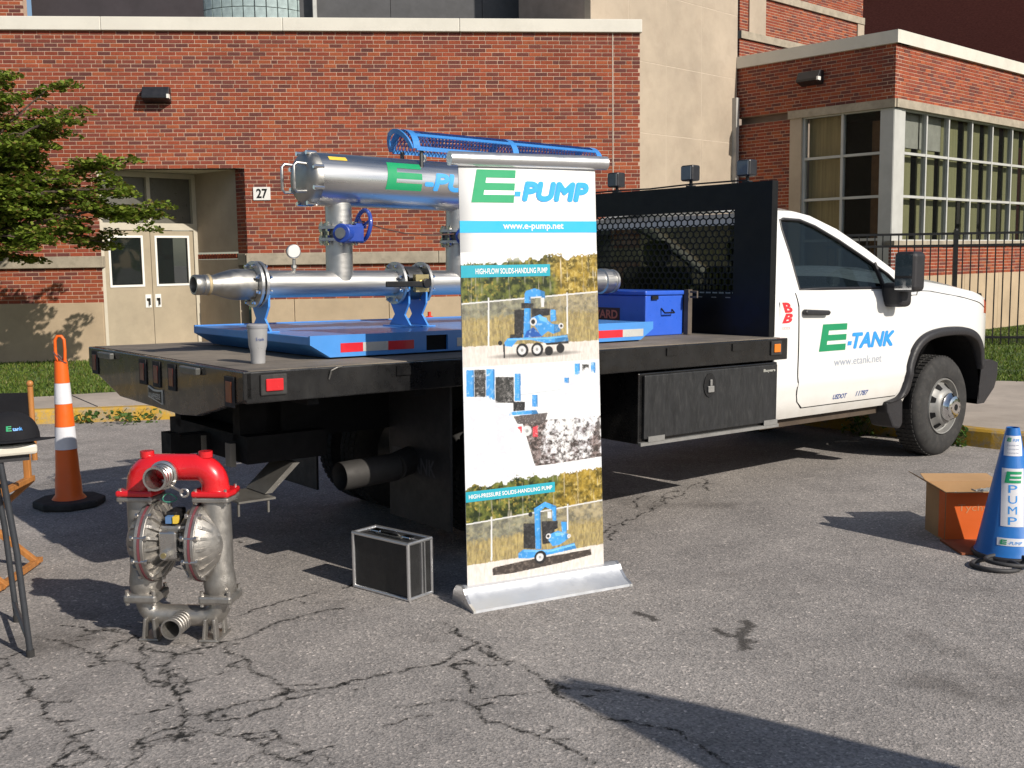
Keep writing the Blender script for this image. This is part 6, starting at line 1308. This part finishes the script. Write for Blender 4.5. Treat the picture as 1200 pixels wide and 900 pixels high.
q = MB().cyl((c[0],c[1],0),(c[0],c[1],.03),.185,n=40); q.build('rubber_base', mat('base_black', (0.02,0.02,0.025), .6), bc, smooth=40, bevel=.008)
ring('cone_body', cblue, [(rb(.035)+.008,.03),(rb(.05),.05),(rb(.65),.65),(rb(.70),.70),(rb(.7)-.004,.7),(rb(.6)-.005,.6)], c, bc)
AZ = math.atan2(-c[1], -c[0])+.12      # towards the camera
def CN(d): 
    def f(a, b):
        r = rb(b)+d; t = AZ + a/ max(r,.05); return (c[0]+r*math.cos(t), c[1]+r*math.sin(t), b)
    return f
def sticker(u, v0, v1):
    q = MB(); n = 10; f = CN(.0012); q.grid([[f(-u+2*u*i/n, v0+(v1-v0)*j/4) for i in range(n+1)] for j in range(5)]); return q.build('sticker', cw, bc, smooth=60)
st = sticker(.058,.19,.49); sticker(.05,.555,.66); s3 = sticker(.075,.09,.13)
big_e(CN(.0026), -.042, .046, .415, .475).build('sticker_logo', gree, st)
for k, ch_ in enumerate('PUMP'): text_mb(ch_, CN(.0022), -.021, .022, .365-.055*k, .405-.055*k).build('sticker_lettering', MATS['logo_blue'], st)
big_e(CN(.0024), -.06, -.025, .097, .122, ).build('sticker_logo', gree, s3); text_mb('-PUMP', CN(.0024), -.02, .05, .098, .114, shear=.2).build('sticker_lettering', MATS['logo_blue'], s3)
big_e(CN(.0024), -.035, -.01, .63, .65).build('sticker_logo', gree, s3); text_mb('-PUMP', CN(.0024), -.005, .035, .63, .645).build('sticker_lettering', MATS['logo_blue'], s3)
for k in range(3): text_mb('e-pump.net', CN(.0024), -.03, .03, .565+.02*k, .575+.02*k).build('sticker_lettering', MATS['logo_grey_blue'], s3)
bd = thing('rust_board', 'flat rust brown board lying on asphalt under the blue cone', 'board', (2.6,5.86,0)); MB().box(2.42,2.82,5.70,6.0,.002,.014).build('board_sheet', mat('board_brown', (0.26,0.075,0.03), .8, var=.2), bd)
bd.location.z = 0
coil = thing('rubber_ring', 'pair of flat black rubber rings lying before the blue cone', 'ring', (2.52,5.47,0)); rbk = mat('ring_rubber', (0.035,0.034,0.036), .65, var=.2)
for (x, y, z, r, w) in ((2.50,5.47,.012,.115,.012),(2.57,5.48,.034,.11,.011)):
    q = MB(); q.tube([(x+r*math.cos(t), y+r*math.sin(t)*.95, z+.003*math.sin(2*t)) for t in [2*math.pi*k/40 for k in range(40)]], w, 10, closed=True); q.build('ring', rbk, coil, smooth=60)
# ================================================================ cardboard box
box = thing('cardboard_box', 'open orange cardboard box with raised flap beside the blue cone', 'box', (2.45,5.98,0)); kr = mat('kraft_board', (0.42,0.25,0.12), .85, var=.08, scale=5); bo = mat('box_orange', (0.66,0.115,0.012), .6, var=.05)
bx0, bx1, by0, by1, bz = 2.44, 2.86, 5.985, 6.275, .285; t_ = .004
MB().box(bx0,bx1,by0,by0+t_,0,bz).build('front_wall', kr, box); MB().box(bx0,bx1,by1-t_,by1,0,bz).build('back_wall', kr, box); MB().box(bx0,bx0+t_,by0+t_,by1-t_,0,bz).build('side_wall', kr, box); MB().box(bx1-t_,bx1,by0+t_,by1-t_,0,bz).build('side_wall', kr, box); MB().box(bx0+t_,bx1-t_,by0+t_,by1-t_,0.001,.006).build('box_bottom', kr, box)
MB().poly([(bx0+.002,by0-.0012,.012),(bx1-.002,by0-.0012,.012),(bx1-.002,by0-.0012,bz-.002),(bx0+.002,by0-.0012,bz-.002)]).build('front_print', bo, box)
MB().poly([(bx0-.0012,by0+.002,.012),(bx0-.0012,by0+.09,.012),(bx0-.0012,by0+.09,bz-.004),(bx0-.0012,by0+.002,bz-.004)]).build('side_print', bo, box)
text_mb('Tychem', lambda a,b:(a,by0-.0022,b), bx0+.07, bx0+.30, .165, .215).build('box_lettering', mat('faded_print', (0.55,0.23,0.10), .6), box)
MB().add([(bx0,by0,bz),(bx0,by1,bz),(bx0-.115,by1-.02,bz+.07),(bx0-.115,by0+.02,bz+.07)], [(0,1,2,3)]).build('left_flap', kr, box, solid=.004)
MB().add([(bx0,by1,bz),(bx1,by1,bz),(bx1-.01,by1+.125,bz+.02),(bx0+.01,by1+.125,bz+.025)], [(0,1,2,3)]).build('back_flap', kr, box, solid=.004)
MB().add([(bx0,by0,bz),(bx1,by0,bz),(bx1-.01,by0-.11,bz+.024),(bx0+.01,by0-.11,bz+.022)], [(0,1,2,3)]).build('front_flap', kr, box, solid=.004)
MB().add([(bx1,by0,bz),(bx1,by1,bz),(bx1+.11,by1-.02,bz+.05),(bx1+.11,by0+.02,bz+.05)], [(0,1,2,3)]).build('right_flap', kr, box, solid=.004)
def pack(x, y, sx, sy, z, lab, seed):
    rng = random.Random(seed); q = MB(); n = 10
    q.grid([[(x+sx*(i/n-.5)+rng.uniform(-.006,.006), y+sy*(j/n-.5)+rng.uniform(-.006,.006), z+.03*math.sin(math.pi*i/n)*math.sin(math.pi*j/n)+rng.uniform(0,.012)) for i in range(n+1)] for j in range(n+1)])
    tag(q.build('plastic_pack', mat('plastic_white', (0.36,0.37,0.35), .3), None, solid=.01), lab, 'packet')
pack(2.56,6.1,.2,.2,.215,'crumpled white packet inside the box near its left flap',3); pack(2.77,6.13,.15,.2,.235,'pale packet inside the box nearest the blue cone',4)
# ================================================================ table, cap, director chair
sd_ = Vector((-.50,.866,0)); ld = Vector((-.866,-.50,0)); tcn = Vector((-1.945,4.37,0))
TBM = Matrix(((ld.x, sd_.x, 0, tcn.x), (ld.y, sd_.y, 0, tcn.y), (0,0,1,0), (0,0,0,1)))      # x along the table, y along its short end
tb = thing('folding_table', 'white folding table with dark grey tube legs at the left edge', 'table', (0,0,0), TBM)
MB().box(0,1.3,0,.62,.862,.905).build('table_top', mat('table_plastic', (0.62,0.58,0.5), .5, var=.06), tb, bevel=.012)
MB().box(.03,1.27,.03,.59,.835,.861).build('apron', plast, tb)
lg = mat('leg_grey', (0.06,0.065,0.075), .45, .4)
for y in (.05, .57):
    q = MB().tube([(.14,y,.84),(.10,y,.45),(.075,y,.012)], .013, 10); q.build('leg', lg, tb, smooth=50)
    q = MB().tube([(1.16,y,.84),(1.2,y,.45),(1.225,y,.012)], .013, 10); q.build('leg', lg, tb, smooth=50)
for x in (.083,1.217):
    MB().cyl((x,.05,.09),(x,.57,.09),.011,n=10).build('foot_bar', lg, tb, smooth=50)
    for y in (.05,.57): MB().cyl((x-.008 if x<1 else x+.008,y,0),(x-.008 if x<1 else x+.008,y,.03),.017,n=12).build('foot_cap', rubber, tb)
q = MB().tube([(.13,.05,.72),(.24,.2,.84)], .006, 6); q.tube([(.13,.57,.72),(.24,.42,.84)], .006, 6); q.build('hinge_brace', lg, tb)
cp = thing('baseball_cap', 'black cap with small green and blue logo on the white table', 'cap', (.085,.16,.905), TBM)
fab = mat('black_fabric', (0.014,0.014,0.017), .85, var=.2, bmp=.3, bscale=250, spec=.2)
q = MB(); rows = []
for j in range(9):
    ph = math.pi/2*j/8; rows.append([(.085+.115*math.cos(ph)**.8*math.cos(t), .16+.105*math.cos(ph)**.8*math.sin(t), .908+.115*math.sin(ph)) for t in [2*math.pi*k/24 for k in range(25)]])
q.grid(rows); q.build('crown', fab, cp, smooth=60)
q = MB(); rows = [[(.085+(.11+.08*k/4)*math.cos(t)*1.0-.0, .16+(.10+.10*k/4)*math.sin(t), .914-.006*k/4+.015*math.cos((t+math.pi/2))*k/4) for t in [-math.pi*.82+math.pi*.64*i/14 for i in range(15)]] for k in range(5)]
q.grid(rows); q.build('brim', fab, cp, smooth=60, solid=.005)
CPF = lambda a,b: (.085+.116*math.cos(ph_(b))**.8*math.cos(a), .16+.106*math.cos(ph_(b))**.8*math.sin(a), .908+.117*math.sin(ph_(b)))
def ph_(b): return b
text_mb('E', CPF, -1.35, -1.55, .42, .62, bold=.03).build('cap_logo', gree, cp); text_mb('tank', CPF, -1.58, -1.95, .42, .56, bold=.02).build('cap_logo', MATS['logo_blue'], cp)
wood = mat('varnished_wood', (0.40,0.165,0.045), .45, var=.2, scale=5, stretch=(8,8,1))
dc_ = thing('director_chair', 'wooden folding director chair with black canvas back behind the table', 'chair', (-2.85,5.62,0), None)
def stick(name, a, b, w=.017, m_=wood, h=.028):
    a = Vector(a); b = Vector(b); d = (b-a).normalized(); u = d.cross(Vector((0,0,1))); u = u.normalized() if u.length > .01 else Vector((1,0,0)); v_ = d.cross(u)
    vs = [p_+u*(sx*w)+v_*(sy*h/2) for p_ in (a,b) for sx, sy in ((-1,-1),(1,-1),(1,1),(-1,1))]
    return MB().add(vs, [(0,1,2,3),(7,6,5,4),(0,4,5,1),(1,5,6,2),(2,6,7,3),(3,7,4,0)]).build(name, m_, dc_, bevel=.003)
# front frame and rear frame with crossing legs; chair faces left-rear of the picture
ax_ = Vector((.52,.0,0)); o0 = Vector((-3.12,5.72,0)); bk_ = Vector((.02,-.42,0))
for off in (Vector((0,0,0)), bk_):
    a = o0+off; stick('cross_leg', a+Vector((0,0,.48)), a+ax_+Vector((.02,0,.02))); stick('cross_leg', a+ax_+Vector((0,.03,.48)), a+Vector((-.02,.03,.02)))
for s_ in (0,1):
    a = o0+ax_*s_; stick('floor_rail', a+Vector((0,.06,.03)), a+bk_+Vector((0,-.06,.03))); stick('seat_rail', a+Vector((0,.03,.49)), a+bk_+Vector((0,-.03,.49))); stick('arm_rest', a+Vector((0,.04,.70)), a+bk_+Vector((0,-.03,.70)), .028, wood, .02); stick('arm_post', a+Vector((0,-.02,.48)), a+Vector((0,-.02,.70))); stick('arm_post', a+bk_+Vector((0,.03,.48)), a+bk_+Vector((0,.03,.70)))
    p_ = a+bk_*.08+Vector((.17,.02,0)); MB().cyl(p_+Vector((.03,-.36,.66)), p_+Vector((.03,-.36,1.03)), .014, n=12).build('back_post', wood, dc_, smooth=50); MB().sphere(tuple(p_+Vector((.03,-.36,1.045))), .017, n=12, m=8).build('post_knob', wood, dc_, smooth=60)
a = o0+bk_*.08+Vector((.20,-.34,0)); q = MB(); q.grid([[a+ax_*f+Vector((0,-.02*math.sin(math.pi*f),z)) for f in [k/8 for k in range(9)]] for z in (.82,.9,1.0)]); q.build('canvas_back', fab, dc_, solid=.012)
q = MB(); q.grid([[o0+ax_*f+bk_*g+Vector((0,0,.49-.05*math.sin(math.pi*f))) for f in [k/8 for k in range(9)]] for g in (0,.5,1)]); q.build('canvas_seat', fab, dc_, solid=.008)
# ================================================================ pennant made up outside the frame to cast the foreground shadow; true caster unknown
tip = Vector((.16,4.02,0)); hz = 2.6; el = math.tan(R_(SUN_EL)); sh = Vector((S.x, S.y, 0)).normalized(); ap = tip + sh*(hz/el); sdv = Vector((-sh.y, sh.x, 0))
fl = thing('shadow_caster_flag', 'dark pennant flag on a pole right of the picture casting the foreground shadow', 'flag', (ap.x, ap.y, 0))
q = MB(); rows = []
for k in range(15):
    f = k/14; z = hz-1.9*f; w = .10+1.15*f; rows.append([Vector((ap.x,ap.y,z)) + sdv*(-w*.55+w*1.1*i/8+ (.02*math.sin(9*f) if i == 8 else 0)) + sh*(.04*math.sin(i*1.3+f*5)) for i in range(9)])
q.grid(rows); q.build('caster_cloth', fab, fl, solid=.004)
MB().cyl((ap.x,ap.y,0),(ap.x,ap.y,hz+.02),.015,n=10).build('caster_pole', alu, fl); MB().cyl((ap.x,ap.y,0),(ap.x,ap.y,.04),.25,n=24).build('caster_base', rubber, fl)
